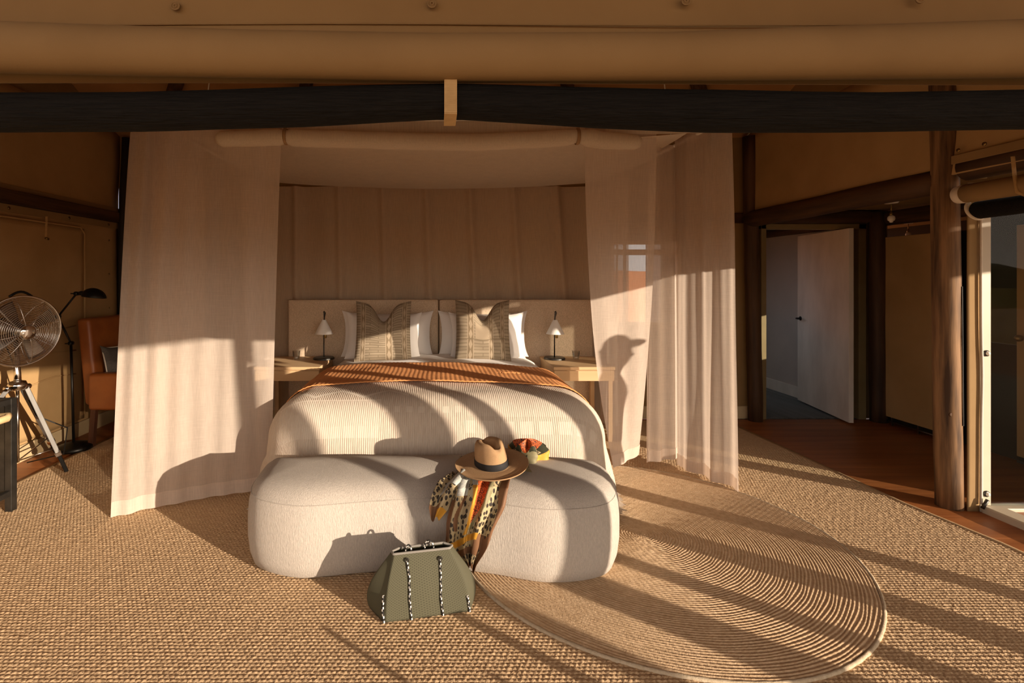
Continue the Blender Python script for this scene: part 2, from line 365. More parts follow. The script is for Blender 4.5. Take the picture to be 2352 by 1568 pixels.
def poly_at(pts, t):                                             # point on a polyline at 0..1 of its length
    pts = [Vector(p) for p in pts]; ls = [(pts[i+1]-pts[i]).length for i in range(len(pts)-1)]; T = sum(ls)*min(max(t, 0), 1)
    for i, l in enumerate(ls):
        if T <= l or i == len(ls)-1: return pts[i].lerp(pts[i+1], min(1, T/max(l, 1e-9)))
        T -= l
def interp(x, xs, ys):
    return float(np.interp(x, xs, ys))
def log(name, a, b, r, mat, parent=None, wob=.006, n=18, k=12):
    a, b = Vector(a), Vector(b); pts = []; rs = []
    for i in range(k+1):
        t = i/k; p = a.lerp(b, t); q = noise.noise_vector(p*1.7+Vector((r*50, 0, 0)))
        pts.append(p+q*wob); rs.append(r*(1+.05*noise.noise(p*3)))
    return MB().tube(pts, rs, n).build(name, mat, parent, smooth=True)

# ------------------------------------------------------------------ SETTING: ground, deck, floor
g = MB().grid(lambda u, v: (lerp(-60, 60, u), lerp(-60, 60, v), -1.0+.25*noise.noise(Vector((u*14, v*14, 0)))), 60, 60).build('ground', sand, smooth=True); struct(g)
dn = MB().grid(lambda u, v: (lerp(-40, 60, u), lerp(24, 60, v), -1.2+7.2*math.sin(PI*min(1, v*1.0))*(1-.75*u+.12*math.sin(u*9))), 60, 24).build('hill', dune_m, smooth=True); struct(dn)
dn2 = MB().grid(lambda u, v: (lerp(-30, 60, u), lerp(-70, -35, v), -1.2+5*math.sin(PI*v)*(.6+.4*math.sin(u*7+1))), 50, 16).build('hill', scrub, smooth=True); struct(dn2)
floor = MB().box(-3.6, 3.64, .98, 3.2, -.12, -.025).box(-3.6, 6.6, 3.2, 7.6, -.12, -.025).build('floor', floor_wood); struct(floor)
pw = .135
for i in range(33):
    y0 = .98+i*pw
    if y0+pw > 5.36: break
    x1 = 3.66 if y0+pw < 3.2 else 4.8
    o = box(-3.5, x1, y0+.0005, y0+pw-.0005, -.025, .0004*((i*7) % 3)).build('plank', floor_wood, floor)
bfl = box(3.2, 4.56, 5.36, 7.6, -.10, -.025).build('floor', grey_boards); struct(bfl)
for i in range(13):
    box(3.3+i*.1+.001, 3.3+i*.1+.097, 5.36, 7.6, -.025, 0).build('plank', grey_boards, bfl, bevel=.003)
deck = box(-4.4, 9.2, -5.2, 3.2, -.16, -.06).build('floor', deck_wood); struct(deck)
deck.name = 'floor_deck'
for i in range(112):
    x0 = -4.4+i*.12
    o = box(x0+.003, x0+.117, -5.2, .97 if x0 < 3.62 else 3.2, -.06, -.03).build('plank', deck_wood, deck)
# ------------------------------------------------------------------ SETTING: tent walls
XW, YB = 3.42, 5.34
wl = MB()
wl.grid(lambda u, v: (-XW-.012*math.sin(u*9+v*4)*math.sin(PI*v)-.0, lerp(-.2, YB, u), lerp(0, 2.16, v)), 40, 12)
wl.grid(lambda u, v: (-XW-.05*math.sin(PI*u)*math.sin(PI*v)-.01*math.sin(7*u+5*v), lerp(-.2, YB, u), lerp(2.16, 3.05, v)), 40, 8)
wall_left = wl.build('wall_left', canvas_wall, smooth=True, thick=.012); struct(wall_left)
# roll-down flap with piping edge, rivets and a toggle on the left wall
fl = MB().grid(lambda u, v: (-XW+.022+.006*noise.noise(Vector((u*5, v*7, 3)))+.012*max(0, (u-.6))*max(0, v-.6)*math.sin(40*(u-v)), lerp(2.6, 4.78, u), lerp(.16, 1.98, v)), 40, 40)
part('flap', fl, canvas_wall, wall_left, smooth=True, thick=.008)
part('flap_edge', MB().tube([(-XW+.03, 2.6, .2), (-XW+.03, 2.6, 1.95), (-XW+.03, 2.64, 1.99), (-XW+.03, 4.72, 1.99), (-XW+.03, 4.78, 1.93), (-XW+.03, 4.78, .2)], .009, 8), canvas_wall, wall_left, smooth=True)
part('hem_strip', box(-XW, -XW+.014, 1.0, YB, 2.03, 2.095), canvas_light, wall_left, bevel=.004)
part('hem_strip', box(-XW, -XW+.014, 1.0, YB, 2.205, 2.25), canvas_light, wall_left, bevel=.004)
for k in range(3):
    zc = .62+.22*k
    part('canvas_fold', MB().tube([(-XW+.03, 3.1+i*.12, zc+.012*math.sin(i*1.3+k)) for i in range(14)], .006, 6), canvas_wall, wall_left, smooth=True)
for y in (3.35, 3.95, 4.6, 5.15):
    part('rivet', MB().lathe([(.013, 0), (.013, .004), (.008, .007), (.003, .007)], 14, Matrix.Translation((-XW+.014, y, 2.062)) @ Matrix.Rotation(PI/2, 4, 'Y')), brass, wall_left, smooth=True)
for z in (.5, .85, 1.2, 1.55, 1.9):
    part('rivet', MB().lathe([(.009, 0), (.009, .004), (.003, .006)], 12, Matrix.Translation((-XW+.014, 5.16, z)) @ Matrix.Rotation(PI/2, 4, 'Y')), brass, wall_left, smooth=True)
tg = part('toggle_strap', MB().bar((-XW+.04, 4.30, 2.04), (-XW+.035, 4.30, 1.86), .018, .005), webbing, wall_left)
part('toggle', MB().tube([(-XW+.045, 4.285, 1.85), (-XW+.045, 4.315, 1.845)], .010, 8), brass, tg, smooth=True)
bb = box(-XW, -XW+.022, -.2, YB, 0, .135).build('baseboard_left', baseboard_m, bevel=.003); struct(bb)
# back wall with a window
wb = MB(); wx0, wx1, wz0, wz1 = 1.78, 2.62, 1.0, 1.90
for a, b_, c, d in ((-XW, wx0, 0, 3.05), (wx1, 3.46, 0, 3.05), (wx0, wx1, 0, wz0), (wx0, wx1, wz1, 3.05), (3.46, 4.52, 2.06, 3.05), (4.52, 4.85, 0, 3.05), (4.85, 6.6, 0, 1.9)):
    wb.box(a, b_, YB, YB+.03, c, d)
wall_back = wb.build('wall_back', canvas); struct(wall_back)
wi = thing('window_1', 'x', 'x', (2.2, YB, 1.45)); del wi['label']; del wi['category']; struct(wi)
fr = MB()
for a, b_, c, d in ((wx0, wx0+.035, wz0, wz1), (wx1-.035, wx1, wz0, wz1), (wx0, wx1, wz0, wz0+.035), (wx0, wx1, wz1-.03, wz1)):
    fr.box(a, b_, YB-.02, YB+.04, c, d)
part('window_frame', fr, oak, wi, bevel=.003)
part('transom_bar', box(wx0+.035, wx1-.035, YB-.015, YB+.03, 1.755, 1.815), oak, wi, bevel=.003)
part('pane', box(wx0+.03, wx1-.03, YB+.005, YB+.009, wz0+.03, 1.757), pane_m, wi)
part('pane', box(wx0+.03, wx1-.03, YB+.005, YB+.009, 1.813, wz1-.028), pane_m, wi)
bb = box(-XW, 3.40, YB-.022, YB, 0, .135).build('baseboard_back', baseboard_m, bevel=.003); struct(bb)
# right side: canvas above the log beam, wing behind it
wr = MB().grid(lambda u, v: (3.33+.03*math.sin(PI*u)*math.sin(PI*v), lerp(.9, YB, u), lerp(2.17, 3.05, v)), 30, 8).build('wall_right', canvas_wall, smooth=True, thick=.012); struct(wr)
part('hem_strip', box(3.315, 3.325, 1.0, 3.2, 2.235, 2.29), canvas_light, wr, bevel=.003)
for y in (2.4, 2.75, 3.0, 3.15):
    part('rivet', MB().lathe([(.012, 0), (.012, .004), (.004, .006)], 14, Matrix.Translation((3.312, y, 2.315 if y > 2.9 else 2.262)) @ Matrix.Rotation(-PI/2, 4, 'Y')), brass, wr, smooth=True)
# wing: right wall with a dark closet slot and a small window, ceiling
ww = MB(); a0, a1, h0, h1 = 4.10, 4.36, .95, 1.42
for y0, y1, z0, z1 in ((3.22, a0, 0, 2.25), (a1, YB, 0, 1.94), (a0, a1, 0, h0), (a0, a1, h1, 2.25)):
    ww.box(4.80, 4.83, y0, y1, z0, z1)
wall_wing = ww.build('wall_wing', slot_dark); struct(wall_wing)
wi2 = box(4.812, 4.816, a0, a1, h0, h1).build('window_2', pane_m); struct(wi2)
cw = MB().box(3.36, 6.6, 3.26, YB-.001, 2.228, 2.25).box(4.6, 6.6, YB, 7.6, 2.228, 2.25).build('ceiling_wing', canvas_light); struct(cw)
for k in range(5):
    part('ceiling_seam', box(3.45, 4.8, 3.5+k*.42, 3.512+k*.42, 2.222, 2.230), canvas_light, cw)
wf = MB().box(4.83, 5.72, 3.22, 3.25, 0, 2.22).box(6.28, 6.6, 3.22, 3.25, 0, 2.22).box(5.72, 6.28, 3.22, 3.25, 0, 1.0).box(5.72, 6.28, 3.22, 3.25, 1.95, 2.22).build('wall_wing_front', canvas); struct(wf)
wi4 = box(5.72, 6.28, 3.233, 3.237, 1.0, 1.95).build('window_sun_inlet', pane_m); struct(wi4)  # added opening out of view; lets sun through to the bathroom door frame
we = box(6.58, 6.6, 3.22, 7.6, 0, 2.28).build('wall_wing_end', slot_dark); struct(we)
# bathroom beyond the door
bw = MB().box(4.56, 4.59, 5.37, 7.6, 0, 2.4).box(3.2, 4.53, 7.57, 7.6, 0, 2.4)
for y0, y1, z0, z1 in ((5.37, 5.9, 0, 2.4), (7.1, 7.6, 0, 2.4), (5.9, 7.1, 0, .9), (5.9, 7.1, 2.0, 2.4)): bw.box(3.2, 3.23, y0, y1, z0, z1)
bw = bw.build('wall_bathroom', wall_grey); struct(bw)
b3 = box(4.538, 4.56, 5.4, 7.57, 0, .14).build('baseboard_bathroom', door_white, bevel=.003); struct(b3)
bc = box(3.2, 4.53, 5.37, 7.6, 2.38, 2.40).build('ceiling_bathroom', canvas_dark); struct(bc)
wi3 = box(3.213, 3.217, 5.9, 7.1, .9, 2.0).build('window_3', pane_m); struct(wi3)
tag(log('log_beam', (4.40, 5.4, 2.10), (4.40, 7.5, 2.10), .055, log_y), 'brown log beam above the grey bathroom wall', 'beam')
# tent ceiling
cl = MB()
cl.grid(lambda u, v: (lerp(-3.45, 3.45, u), lerp(.95, 3.2, v), lerp(3.0, 4.0, v)-.05*math.sin(PI*u*4)**2), 24, 6)
cl.grid(lambda u, v: (lerp(-3.45, 3.45, u), lerp(3.2, 5.4, v), lerp(4.0, 3.0, v)-.05*math.sin(PI*u*4)**2), 24, 6)
ceil = cl.build('ceiling', ceiling_canvas, smooth=True); struct(ceil)
gb = MB()
for xx in (-3.43, 3.38):
    gb.add([(xx, .95, 3.0), (xx, 5.4, 3.0), (xx, 3.2, 4.02)], [(0, 1, 2)])
gb = gb.build('wall_gable', canvas); struct(gb)
for i, x in enumerate((-2.6, -1.3, 0, 1.3, 2.6)):
    lab = ['first', 'second', 'middle', 'fourth', 'fifth'][i]
    o = log('roof_rafter', (x*.5, 3.2, 3.9), (x*1.15, 5.3, 2.95), .06, log_y); tag(o, lab+' dark log rafter from the left under the tent roof', 'rafter', 'log rafters under the tent roof')
# front wall above the opening, hung just in front of the camera
YF = 1.0
fwm = MB().grid(lambda u, v: (lerp(-3.6, 3.6, u), YF+.02-.10*(v**1.5)+.006*math.sin(u*11), lerp(1.90, 3.02, v)), 50, 14)
wall_front = fwm.build('wall_front', canvas, smooth=True, thick=.004); struct(wall_front)
part('seam', MB().tube([(lerp(-3.6, 3.6, i/30), YF+.006, 2.015+.002*math.sin(i)) for i in range(31)], .0016, 6), canvas, wall_front, smooth=True)
for px in (403, 992, 1575, 2112, -190):
    q = P(px, 14 if px < 900 else 9 if px < 1200 else 3 if px < 2000 else -2, YF)
    part('eyelet', MB().lathe([(.0095, 0), (.0095, .002), (.0075, .003), (.0068, .0008), (.0045, .0008), (.0042, .0035), (.0022, .0035), (.0020, .0005)], 20, Matrix.Translation(q+Vector((0, .0, 0))) @ Matrix.Rotation(PI/2, 4, 'X')), canvas_light, wall_front, smooth=True)
# ------------------------------------------------------------------ rolls at the front opening
rl = MB(); pts = []; rs = []
for i in range(61):
    x = lerp(-3.4, 3.4, i/60); t = x
    zb = CAMH+(640-interp(x, [-3.4, -1, -.4, 0, .45, 1.2, 3.4], [165, 178, 192, 199, 199, 191, 180]))*YF/FPX
    zt = CAMH+(640-interp(x, [-3.4, -1, -.4, 0, .45, 1.2, 3.4], [45, 68, 92, 100, 98, 68, 45]))*YF/FPX
    pts.append((x, YF-.035, (zb+zt)/2)); rs.append((zt-zb)/2)
rl.tube(pts, rs, 20)
tag(rl.build('canvas_blind', canvas_light, smooth=True), 'khaki canvas blind rolled up across the top of the front opening', 'blind')
mr = thing('mesh_blind', 'black insect mesh blind rolled under the khaki canvas roll', 'blind', (0, YF, 1.85))
pts = []; rs = []
for i in range(121):
    x = lerp(-3.3, 3.3, i/120); px = CX+FPX*x/YF
    yb = interp(px, [-2000, 0, 330, 700, 980, 1034, 1090, 1350, 1600, 1900, 2352, 4000], [302, 301, 299, 288, 273, 270, 273, 290, 301, 302, 294, 290])
    yt = interp(px, [-2000, 0, 330, 600, 900, 1034, 1500, 2000, 2352, 4000], [212, 213, 212, 203, 194, 192, 205, 213, 206, 205])
    pts.append((x, YF+.005, CAMH+(640-(yt+yb)/2)*YF/FPX)); rs.append((yb-yt)/2*YF/FPX*(1+.02*noise.noise(Vector((x*6, 0, 0)))))
part('mesh_roll', MB().tube(pts, rs, 26), mesh_dark, mr, smooth=True)
q = P(1034, 236, YF)
st = MB()
st.box(q.x-.0125, q.x+.0125, YF-.036, YF-.033, q.z-.032, q.z+.045).box(q.x-.0125, q.x+.0125, YF-.036, YF+.04, q.z-.0345, q.z-.032)
part('strap', st, webbing, mr, bevel=.001)
# ------------------------------------------------------------------ logs, poles and posts of the frame
tag(MB().tube([(-3.36, YB-.05, 0.012), (-3.35, YB-.05, 1.0), (-3.35, YB-.05, 2.1), (-3.31, YB-.05, 3.0)], .038, 14).build('corner_pole', dark_pole, smooth=True), 'dark corner pole behind the tan armchair', 'pole')
tag(log('corner_pole', (3.37, YB-.09, 0.0), (3.31, YB-.09, 3.0), .07, log_v), 'thick dark log pole beside the open bathroom door', 'pole')
wallbeam = MB().bar((-XW+.03, 1.0, 2.15), (-XW+.03, YB, 2.15), .06, .11).build('wall_beam', log_y, bevel=.01); tag(wallbeam, 'dark squared beam along the left canvas wall', 'beam')
bb2 = MB().bar((-3.4, YB-.012, 2.15), (3.3, YB-.012, 2.15), .03, .11).build('wall_beam', log_x, bevel=.01); tag(bb2, 'dark squared beam across the back canvas wall', 'beam')
tag(log('log_beam', (3.32, YB-.1, 2.13), (3.36, 3.3, 2.15), .085, log_y), 'round log beam sloping from the corner pole to the front post', 'beam')
tag(log('log_beam', (3.40, YB-.09, 2.155), (4.66, YB-.09, 2.155), .07, log_x), 'round log beam over the bathroom door', 'beam')
tag(log('log_beam', (4.70, YB-.1, 2.13), (4.74, 3.3, 2.13), .075, log_y), 'dark log beam above the tall canvas panels', 'beam')
tag(log('log_beam', (3.40, 3.18, 2.21), (3.38, .9, 2.21), .085, log_y), 'log beam over the rolled blind by the glass door', 'beam')
fp = thing('timber_post', 'round timber post with cracks and knots beside the glass door', 'post', (3.36, 3.27, 0))
o = log('post', (3.375, 3.27, 0), (3.335, 3.27, 3.0), .070, post_wood, fp, .004, 24, 16)
for (zz, aa) in ((1.74, -.5), (1.0, .3), (.62, -.4), (1.28, .5), (1.18, -.2)):
    part('knot', MB().lathe([(.016, -.006), (.013, -.002), (.006, -.001), (.001, -.002)], 12, Matrix.Translation((3.36+.068*math.sin(aa), 3.27-.066*math.cos(aa), zz)) @ Matrix.Rotation(PI/2, 4, 'X')), log_v, fp, smooth=True)
part('crack', MB().bar((3.400, 3.2045, .55), (3.392, 3.2045, 1.45), .004, .006), dark_pole, fp)
tag(log('timber_post', (4.64, YB-.13, 0), (4.62, YB-.13, 2.2), .075, log_v, None, .006), 'dark knotty log post right of the bathroom door', 'post')
def bracket(x, y, z, lab, rz):
    t = thing('beam_bracket', lab, 'bracket', (x, y, z))
    M4 = Matrix.Translation((x, y, z)) @ Matrix.Rotation(rz, 4, 'Z')
    part('plate', MB().box(-.055, .055, -.008, .008, -.03, .03, 0, M4), frame_olive, t, bevel=.003)
    part('bolt', MB().lathe([(.008, 0), (.008, .006), (.003, .008)], 10, M4 @ Matrix.Translation((.02, -.008, 0)) @ Matrix.Rotation(PI/2, 4, 'X')), dark_steel, t)
bracket(3.335, 3.55, 2.115, 'small olive bracket under the log beam left of the timber post', -1.2)
bracket(3.43, 3.16, 2.165, 'small olive bracket at the beam end right of the timber post', -.3)

# ------------------------------------------------------------------ bathroom door, canvas panels, lamps in the wing
dr = thing('door_1', 'x', 'x', (3.9, YB, 0)); del dr['label']; del dr['category']; struct(dr)
dfm = MB().box(3.46, 3.515, YB-.05, YB+.05, 0, 2.085).box(4.50, 4.58, YB-.05, YB+.05, 0, 2.085).box(3.46, 4.58, YB-.05, YB+.05, 2.03, 2.085)
part('door_frame', dfm, frame_olive, dr, bevel=.004)
hx, hy = 4.235, YB-.24; fx, fy = 4.42, 6.08
d = Vector((fx-hx, fy-hy, 0)); ln = d.length; d.normalize(); nrm = Vector((-d.y, d.x, 0))
lf = MB().bar(Vector((hx, hy, 1.03)), Vector((fx, fy, 1.03)), 2.0, .045, Vector((nrm.x, nrm.y, 0)))
lf = MB()
def dpt(t, off, z): q = Vector((hx, hy, 0))+d*t+nrm*off; return (q.x, q.y, z)
lf.add([dpt(t, o_, z) for t in (0, ln) for o_ in (0, -.045) for z in (.02, 2.02)], [(0, 1, 3, 2), (4, 6, 7, 5), (0, 4, 5, 1), (2, 3, 7, 6), (0, 2, 6, 4), (1, 5, 7, 3)])
part('door_leaf', lf, door_white, dr, bevel=.003)
q = Vector(dpt(ln-.07, .0, 1.02))
hd = part('door_handle', MB().tube([q, q+nrm*.05, q+nrm*.055-d*.02, q+nrm*.055-d*.11], [.012, .010, .010, .008], 10), black_metal, dr, smooth=True)
part('rose', MB().lathe([(.026, 0), (.026, .006), (.012, .01)], 18, Matrix.Translation(q) @ nrm.to_track_quat('Z', 'Y').to_matrix().to_4x4()), black_metal, hd, smooth=True)
def panel(y0, y1, x, lab, knob):
    t = thing('room_divider', lab, 'divider', (x, (y0+y1)/2, 0), 'tall canvas sliding panels in the side passage')
    part('panel_face', box(x-.012, x+.012, y0, y1, .08, 1.93), canvas_wall, t, bevel=.006)
    part('frame', MB().box(x+.012, x+.03, y0, y0+.03, .05, 1.92).box(x+.012, x+.03, y1-.03, y1, .05, 1.92), black_metal, t)
    n = 4 if y1-y0 > .8 else 3
    for k in range(n):
        yy = lerp(y0+.08, y1-.08, k/(n-1)); part('foot', box(x-.006, x+.012, yy-.006, yy+.006, 0, .08), steel, t)
    part('bottom_rail', MB().tube([(x-.004, y0, .035), (x-.004, y1, .035)], .006, 8), steel, t, smooth=True)
    if knob:
        part('knob', MB().lathe([(.012, 0), (.008, .02), (.026, .04), (.026, .06), (.012, .075)], 16, Matrix.Translation((x-.012, y1-.06, 1.03)) @ Matrix.Rotation(-PI/2, 4, 'Y')), brass, t, smooth=True)
panel(4.44, 5.16, 4.66, 'tall beige canvas panel standing left of the round timber post', False)
panel(3.30, 3.98, 4.66, 'beige canvas panel with a brass knob seen through the glass door', True)
def pendant(x, y, lab):
    t = thing('bulb_holder', lab, 'light', (x, y, 2.22), 'bare bulbs hanging in the side passage')
    z = 2.229
    part('ceiling_rose', MB().lathe([(.052, 0), (.052, -.05), (.046, -.062), (.01, -.066)][::-1], 28, Matrix.Translation((x, y, z))), white_plastic, t, smooth=False, bevel=.004)
    part('stem', MB().tube([(x, y, z-.06), (x, y, z-.135)], .005, 8), brass, t, smooth=True)
    part('socket', MB().lathe([(.006, -.17), (.013, -.165), (.013, -.15), (.009, -.145), (.009, -.135), (.005, -.125)], 16, Matrix.Translation((x, y, z))), brass, t, smooth=True)
    part('bulb', MB().lathe([(.004, -.232), (.010, -.23), (.014, -.225), (.012, -.22), (.024, -.212), (.028, -.195), (.024, -.178), (.012, -.168)], 20, Matrix.Translation((x, y, z))), white_plastic, t, smooth=True)
pendant(4.03, 4.4, 'bare white bulb on the nearer ceiling rose in the side passage')
pendant(5.70, 6.0, 'bare white bulb on the farther ceiling rose above the canvas panel')

# ------------------------------------------------------------------ glass door and its sills
gd = thing('door_2', 'x', 'x', (4.1, 3.24, 0)); del gd['label']; del gd['category']; struct(gd)
fpz = MB().grid(lambda u, v: (lerp(3.425, 3.50, u)+.001*math.sin(v*5)*u, 3.205-.001*math.sin(v*7), lerp(.0, 2.12, v)), 4, 40)
part('canvas_flap', fpz, canvas_light, gd, smooth=True, thick=.006)
part('piping', MB().tube([(3.50+.001*math.sin(i/40*5)+.006*math.exp(-((i-16)/4)**2), 3.19, .05+2.05*i/40) for i in range(41)], .007, 8), white_piping, gd, smooth=True)
part('door_frame', MB().box(3.505, 3.575, 3.20, 3.26, 0, 2.12).box(3.505, 4.85, 3.20, 3.26, 2.03, 2.12), frame_m, gd, bevel=.004)
part('sill', box(3.505, 4.85, 3.19, 3.27, -.02, .022), frame_m, gd, bevel=.004)
part('pane', box(3.575, 4.83, 3.232, 3.238, .022, 2.03), pane_m, gd)
for z in (1.0, .095):
    kb = part('stud', MB().lathe([(.020, 0), (.020, .006), (.012, .010)], 18, Matrix.Translation((3.542, 3.20, z+.02)) @ Matrix.Rotation(PI/2, 4, 'X')), dark_steel, gd, smooth=True)
    part('stud_cap', MB().lathe([(.012, 0), (.012, .012), (.006, .018)], 16, Matrix.Translation((3.542, 3.196, z+.02)) @ Matrix.Rotation(PI/2, 4, 'X')), white_plastic, kb, smooth=True)
for z in (.35, .55, .75, .95, 1.13, 1.27):
    part('clip', MB().lathe([(.006, 0), (.006, .006), (.002, .009)], 10, Matrix.Translation((3.585, 3.228, z)) @ Matrix.Rotation(PI/2, 4, 'X')), chrome, gd, smooth=True)
part('bolt_rod', MB().tube([(3.49, 3.175, .03), (3.52, 3.17, .09)], .010, 10), dark_steel, gd, smooth=True)
tr = box(3.50, 3.62, .98, 3.19, -.03, .045).build('trim_1', frame_m, bevel=.008); struct(tr)
bs_ = thing('sun_blocker_panel', 'flat khaki canvas sheet added over the far half of the glass door to block sun', 'shade', (4.4, 3.16, 0))  # added sheet out of view; stops sun through the far part of the glass
part('blocker_cloth', box(3.955, 4.86, 3.155, 3.165, -.02, 2.16), canvas, bs_)
part('batten', box(3.95, 3.975, 3.15, 3.17, -.02, 2.16), frame_m, bs_, bevel=.002)
sb = thing('side_blind', 'khaki canvas blind rolled above the glass door with a white end', 'blind', (3.32, 2.6, 2.0))
a, b_ = Vector((3.33, 3.12, 2.035)), Vector((3.30, 1.1, 2.06))
part('roll', MB().tube([a.lerp(b_, i/20)+Vector((0, 0, -.012*math.sin(PI*i/20))) for i in range(21)], .058, 22), canvas_light, sb, smooth=True)
part('end_cap', MB().tube([a+Vector((0, .07, -.004)), a+Vector((0, .05, -.002)), a], [.03, .054, .059], 22), white_piping, sb, smooth=True)
part('strap', MB().tube([(3.25, 2.80, 2.19), (3.262, 2.80, 2.07), (3.275, 2.80, 1.99), (3.33, 2.80, 1.97)], .013, 4, squash=.2), webbing, sb)
sm = thing('side_mesh_blind', 'black mesh blind rolled below the khaki roll by the glass door', 'blind', (3.36, 2.6, 1.93))
a, b_ = Vector((3.40, 3.12, 1.93)), Vector((3.37, 1.1, 1.95))
part('mesh_roll', MB().tube([a.lerp(b_, i/16) for i in range(17)], .055, 20), mesh_dark, sm, smooth=True)
part('edge_binding', MB().tube([a+Vector((.055*math.cos(t), .012+.02*math.sin(t), .055*math.sin(t))) for t in np.linspace(1.9, 5.2, 14)], .010, 8), white_piping, sm, smooth=True)
part('hook', MB().tube([a+Vector((-.02, .03, .06)), a+Vector((-.035, .03, .02)), a+Vector((-.03, .03, -.01))], .004, 8), steel, sm, smooth=True)

# ------------------------------------------------------------------ rugs
def height_carpet():
    p = .0187; dx = p/4; x0, x1 = -3.06, 3.12
    xs = np.arange(x0, x1, dx); ys = np.concatenate([np.arange(1.72, 4.38, dx), np.linspace(4.385, 5.22, 24)])
    ys = np.concatenate([np.linspace(1.16, 1.71, 8), ys])
    X, Y = np.meshgrid(xs, ys); row = np.floor(Y/p)
    sk = X+.12*Y
    hgt = np.abs(np.sin(np.pi*(sk/(p*1.12)+.5*row)))**.6*np.abs(np.sin(np.pi*Y/p))**.6
    rng = np.random.default_rng(3)
    tab = rng.uniform(.72, 1.15, (400, 400)); ci = (np.floor(sk/(p*1.12)+.5*row).astype(int)) % 400; ri = row.astype(int) % 400
    hgt = hgt*tab[ri, ci]*.0050
    hgt[(Y > 4.38) | (Y < 1.715)] = .003
    xe = np.interp(Y, [1, 2.8, 3.3, 5.3], [3.22, 3.18, 3.10, 3.03])
    X = x0+(X-x0)*(xe-x0)/(x1-x0)
    Z = .008+hgt
    nx, ny = len(xs), len(ys)
    v = np.stack([X, Y, Z], -1).reshape(-1, 3).astype(np.float32)
    i = np.arange(nx*ny).reshape(ny, nx)
    f = np.stack([i[:-1, :-1], i[:-1, 1:], i[1:, 1:], i[1:, :-1]], -1).reshape(-1, 4).astype(np.int32)
    return v, f
def np_mesh(name, v, f, mat, parent=None, smooth=True):
    me = bpy.data.meshes.new(name); me.vertices.add(len(v)); me.vertices.foreach_set('co', v.ravel())
    me.loops.add(f.size); me.loops.foreach_set('vertex_index', f.ravel())
    me.polygons.add(len(f)); me.polygons.foreach_set('loop_start', np.arange(0, f.size, 4, dtype=np.int32)); me.polygons.foreach_set('loop_total', np.full(len(f), 4, np.int32))
    me.polygons.foreach_set('use_smooth', np.full(len(f), smooth)); me.update(calc_edges=True); me.validate()
    me.materials.append(mat); o = bpy.data.objects.new(name, me); COL.objects.link(o); return adopt(o, parent)
sc = thing('sisal_carpet', 'large woven sisal carpet covering the wooden floor of the tent', 'carpet', (0, 3.2, 0))
v, f = height_carpet(); np_mesh('weave', v, f, sisal, sc)
part('binding', MB().tube([(3.22, 1.16, .006), (3.18, 2.8, .006), (3.10, 3.3, .006), (3.03, 5.22, .006)], .022, 8, squash=.45), sisal_edge, sc, smooth=True)
part('binding', MB().tube([(-3.06, 1.16, .006), (-3.06, 5.22, .006)], .022, 8, squash=.45), sisal_edge, sc, smooth=True)
def jute_rug():
    cx_, cy_, R, pit = 1.185, 2.885, 1.062, .0152
    nth = 760; rr = np.arange(.004, R, pit/4); th = np.linspace(0, 2*np.pi, nth, endpoint=False)
    T, Rr = np.meshgrid(th, rr); ph = Rr/pit-T/(2*np.pi); ring = np.floor(ph)
    wob = .0016*np.sin(T*9+ring*1.7)+.0012*np.sin(T*23+ring*.9)
    hz = np.abs(np.sin(np.pi*ph))**.55
    nb = np.maximum(6, np.round(2*np.pi*Rr/.030)); br = .80+.20*np.abs(np.sin(T*nb/2+ring*2.1+np.pi*ph))
    Z = .014+.0072*hz*br
    ed = R*(1+.012*np.sin(T*2+.6)+.005*np.sin(T*5+2)); q = (Rr+wob)*ed/R
    X = cx_+q*np.cos(T); Y = cy_+q*np.sin(T)
    v = np.stack([X, Y, Z], -1).reshape(-1, 3).astype(np.float32); ny, nx = X.shape
    i = np.arange(nx*ny).reshape(ny, nx); j = np.roll(i, -1, 1)
    f = np.stack([i[:-1], j[:-1], j[1:], i[1:]], -1).reshape(-1, 4).astype(np.int32)
    t = thing('jute_rug', 'round coiled jute rug lying on the sisal carpet right of the bed', 'rug', (cx_, cy_, .012))
    np_mesh('coil', v, f, jute, t)
    pe = [(cx_+(R+.006)*(1+.012*math.sin(a*2+.6)+.005*math.sin(a*5+2))*math.cos(a), cy_+(R+.006)*(1+.012*math.sin(a*2+.6)+.005*math.sin(a*5+2))*math.sin(a), .0135) for a in np.linspace(0, 2*PI, 240, endpoint=False)]
    part('edge_binding', MB().tube(pe, [.0085*(1+.12*math.sin(i*2.3)) for i in range(240)], 8, closed=True), jute_edge, t, smooth=True)
jute_rug()

